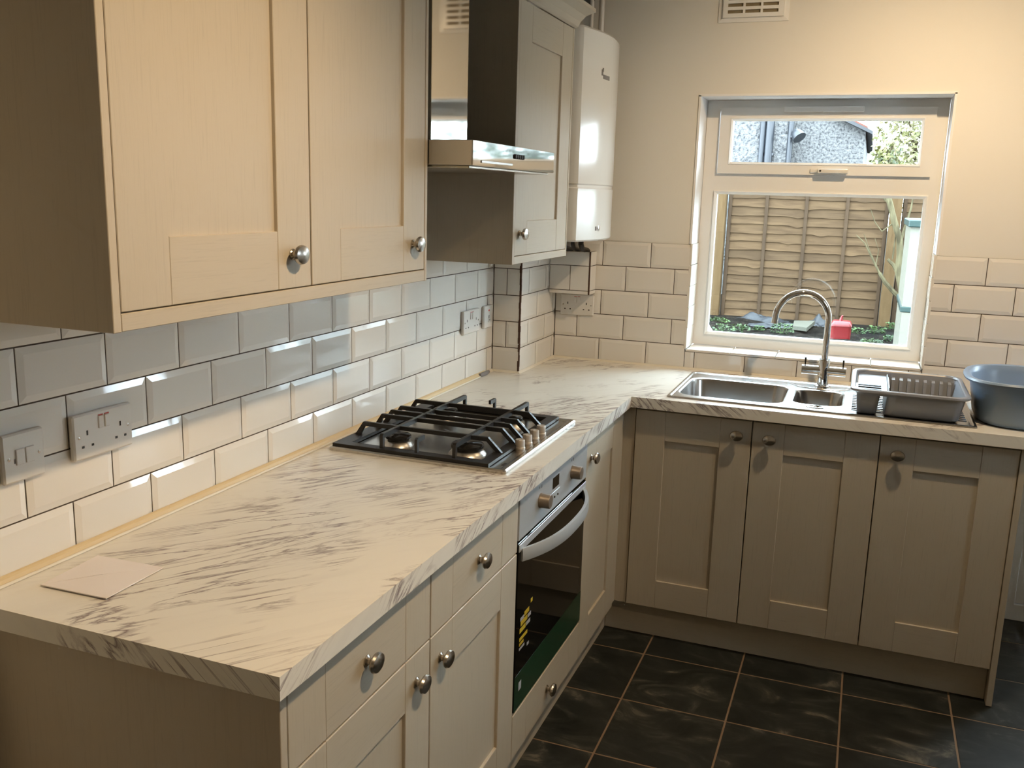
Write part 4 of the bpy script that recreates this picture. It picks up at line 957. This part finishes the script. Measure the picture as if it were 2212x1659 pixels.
# red plastic container
c = thing('red_container', (1.18, 7.30, GZ), 'red plastic lidded container standing on the soil', 'container')
def ring_at(h, z, r=0.022): return rr(1.188, 7.30, h * 0.66, h * 0.6, r, GZ + (z - GZ) * 0.80, 5)
t = MB(); t.rings([ring_at(0.10, GZ - 0.02), ring_at(0.124, GZ + 0.02), ring_at(0.127, GZ + 0.05), ring_at(0.127, GZ + 0.165), ring_at(0.129, GZ + 0.17)]); t.build('tub', 'red_plastic', c)
t = MB(); t.rings([ring_at(0.133, GZ + 0.165), ring_at(0.133, GZ + 0.18), ring_at(0.11, GZ + 0.215), ring_at(0.10, GZ + 0.22)]); li = t.build('lid', 'red_plastic', c)
t = MB(); t.tube([(1.180, 7.30, GZ + 0.168), (1.184, 7.30, GZ + 0.20), (1.190, 7.29, GZ + 0.222)], [0.018, 0.013, 0.006], 10); t.build('spout', 'red_plastic', li)
# crumpled black sheets and a timber slab
for (x, y, a, b, h_, lab) in ((0.40, 8.28, 0.27, 0.17, 0.10, 'crumpled black sheeting heaped at the foot of the fence, left heap'), (0.97, 8.34, 0.14, 0.12, 0.10, 'small crumpled black sheeting heap behind the grey slab'), (0.62, 7.96, 0.30, 0.11, 0.05, 'flat fold of black sheeting on the soil left of the tap')):
    t = MB(); N = 26; rows = []
    for i in range(N + 1):
        row = []
        for j in range(N + 1):
            p, q = 2 * i / N - 1, 2 * j / N - 1; rho = min(1, math.hypot(p, q))
            zz = h_ * (1 - rho ** 1.6) * (0.65 + 0.5 * math.sin(5 * p + 2 * q + x * 9) * math.cos(4 * q - 2 * p)) + random.uniform(-0.006, 0.006)
            row.append(t.bm.verts.new((x + a * p, y + b * q, GZ + max(-0.02, zz) - 0.005)))
        rows.append(row)
    for i in range(N):
        for j in range(N): t.bm.faces.new((rows[i][j], rows[i + 1][j], rows[i + 1][j + 1], rows[i][j + 1]))
    o = t.build('black_sheeting', 'black_sheet', smooth=True); tag(o, lab, 'sheeting', 'black sheeting on the soil')
t = MB(); t.rings([[AT(1712, 712, 7.75), AT(1742, 716, 7.65), AT(1760, 701, 8.0), AT(1715, 700, 8.05)], [p + Vector((0, 0, 0.035)) for p in (AT(1712, 712, 7.75), AT(1742, 716, 7.65), AT(1760, 701, 8.0), AT(1715, 700, 8.05))]], smooth=False)
o = t.build('stone_slab', 'grey_paint_wood'); tag(o, 'pale greenish slab lying tilted on the soil', 'slab')
t = MB(); t.tube([AT(1526, 700, 6.9), AT(1543, 728, 6.8)], 0.018, 8); o = t.build('white_cane', 'reveal_white'); tag(o, 'thin white cane leaning at the lower left of the window view', 'cane')
# leafy ground plants
def leaves(t, cx, cy, cz, n, rx, ry, rz, s, up=0.5):
    for _ in range(n):
        a = random.uniform(0, 2 * PI); k = random.random() ** 0.5; h_ = random.random()
        p = Vector((cx + rx * k * math.cos(a) * (1 - 0.4 * h_), cy + ry * k * math.sin(a) * (1 - 0.4 * h_), cz + rz * h_))
        d = Vector((math.cos(a), math.sin(a), random.uniform(-0.3, up))).normalized(); q = d.cross(Vector((0, 0, 1)).lerp(Vector((random.uniform(-1, 1), random.uniform(-1, 1), random.uniform(-1, 1))), 0.4)).normalized()
        L2 = s * random.uniform(0.6, 1.3); W2 = L2 * 0.42
        t.bm.faces.new([t.bm.verts.new(v) for v in (p, p + d * L2 * 0.5 + q * W2, p + d * L2, p + d * L2 * 0.5 - q * W2)])
plants = [(1562, 724, 0.12, 0.14, 'bushy green plant at the left end of the soil bed'), (1603, 716, 0.06, 0.08, 'small green seedling in front of the left black sheeting'), (1688, 722, 0.11, 0.14, 'bushy green plant below the spout of the tap'), (1553, 698, 0.10, 0.07, 'low green plant at the foot of the left fence post'),
          (1640, 716, 0.05, 0.07, 'small green seedling left of the tap spout'), (1852, 722, 0.06, 0.07, 'low green plant just right of the red container'), (1893, 722, 0.10, 0.10, 'spreading green plant before the right fence post'), (1922, 714, 0.05, 0.10, 'green plant at the foot of the right fence post'),
          (1885, 744, 0.11, 0.05, 'low creeping plant at the lower right of the window'), (1928, 738, 0.08, 0.07, 'low leafy plant beside the playhouse wall')]
for u, v, rx, hh, lab in plants:
    d = (r2 * ((u - 1106) / F_PX) + u2 * (-(v - 829.5) / F_PX) + fw); s = (GZ - CAM.z) / d.z; p = CAM + d * s
    c = thing('garden_plant', (p.x, p.y, GZ), lab, 'plant', 'green plants in the soil bed')
    t = MB(); leaves(t, p.x, p.y, GZ + 0.01, int(190 * rx / 0.12), rx, rx * 0.75, hh * 0.62, 0.024); t.build('foliage', 'leaf_green', c)
    t = MB()
    for k in range(4): t.tube([(p.x, p.y, GZ - 0.04), (p.x + random.uniform(-1, 1) * rx * 0.5, p.y + random.uniform(-1, 1) * rx * 0.4, GZ + hh * 0.7)], [0.004, 0.002], 5)
    t.build('stems', 'leaf_green', c)
# neighbouring house, pebbledashed
HY_ = 11.0
c = thing('neighbour_house', (0.2, HY_ + 2, GZ), 'pale pebbledashed neighbouring building above the fence', 'building')
t = MB(); t.prism([(-6, 0.0), (1.180, 0.0), (1.180, 2.445), (0.86, 2.600), (-6, 5.92)], 'y', HY_, HY_ + 5); t.build('gable_wall', 'pebbledash', c)
t = MB(); t.prism([(-6, 0.0), (0.335, 0.0), (0.335, 3.2), (-6, 6.4)], 'y', HY_ - 0.22, HY_ + 0.01); t.build('front_wall', 'pebbledash', c)
t = MB(); t.prism([(1.26, 2.405), (1.26, 2.445), (0.80, 2.665), (0.80, 2.62)], 'y', HY_ - 0.12, HY_ + 5.1); t.build('roof_verge', 'slate_roof', c)
t = MB(); t.prism([(1.20, 2.46), (1.20, 2.50), (0.80, 2.70), (0.80, 2.66)], 'y', HY_ - 0.02, HY_ + 5.1); t.build('roof', 'roof_tile_red', c)
for px, pr, nm in ((0.012, 0.036, 'downpipe'), (0.096, 0.050, 'downpipe')):
    t = MB(); t.tube([(px, HY_ - 0.28, GZ), (px, HY_ - 0.28, 4.5)], pr, 12); dp = t.build(nm, 'pipe_dark', c)
    t = MB(); t.box(px - pr - 0.012, px + pr + 0.012, HY_ - 0.30, HY_ - 0.22, 2.14, 2.17); t.build('bracket', 'pipe_dark', dp)
t = MB(); t.tube([(0.335, HY_ - 0.25, GZ), (0.335, HY_ - 0.25, 4.5)], 0.034, 12); t.build('corner_pipe', 'pipe_dark', c)
t = MB(); t.tube([(0.385, HY_ - 0.30, 2.415), (0.395, HY_ - 0.31, 2.41), (0.425, HY_ - 0.33, 2.38), (0.452, HY_ - 0.35, 2.345)], [0.03, 0.055, 0.075, 0.082], 16); t.tube([(0.345, HY_ - 0.27, 2.36), (0.40, HY_ - 0.31, 2.37)], 0.022, 8); t.build('flood_light', 'pipe_dark', c)
# pale leafy tree, sunlight put into its leaf colour, at the right of the top pane
for (x, y, z, rx, rz, n, mt, lab) in ((1.70, 9.80, 2.25, 0.44, 1.5, 4200, 'leaf_painted_sun', 'leafy tree with sunlight painted into its pale leaves, beside the neighbouring building'), (1.44, 9.10, 1.95, 0.17, 0.62, 700, 'leaf_shrub', 'slim yellow-green shrub just behind the fence'), (4.6, 12.8, 2.1, 1.30, 3.6, 5200, 'leaf_dark', 'dense dark green tree beyond the fence, far right'), (7.4, 13.2, 2.2, 1.35, 4.0, 4200, 'leaf_dark', 'second dense green tree further along the boundary, far right')):
    c = thing('garden_tree', (x, y, GZ), lab, 'tree', 'trees beyond the fence')
    t = MB()
    for _ in range(n):
        a = random.uniform(0, 2 * PI); ph = random.uniform(-1, 1); k = random.random() ** 0.4; q = math.sqrt(1 - ph * ph)
        p = Vector((x + rx * k * q * math.cos(a), y + rx * k * q * math.sin(a), z + rz / 2 * k * ph))
        d = Vector((random.uniform(-1, 1), random.uniform(-1, 1), random.uniform(-1, 0.6))).normalized(); e2 = d.orthogonal().normalized(); s2 = random.uniform(0.03, 0.075) * (2.4 if mt == 'leaf_dark' else 1.0)
        t.bm.faces.new([t.bm.verts.new(v) for v in (p, p + d * s2 * 0.5 + e2 * s2 * 0.3, p + d * s2, p + d * s2 * 0.5 - e2 * s2 * 0.3)])
    t.build('foliage', mt, c)
    t = MB(); limb(t, [(x, y, GZ - 0.1), (x + 0.03, y, (GZ + z) / 2), (x, y, z)], 0.05, 0.025); t.build('trunk', 'bark', c)
    for k in range(6):
        a = k * 1.05; t = MB(); limb(t, [(x, y, z - rz * 0.2 + 0.05 * k), (x + rx * 0.4 * math.cos(a), y + rx * 0.4 * math.sin(a), z + 0.05 * k), (x + rx * 0.75 * math.cos(a), y + rx * 0.75 * math.sin(a), z + rz * 0.22)], 0.018, 0.005, 6); t.build('branch', 'bark', c)
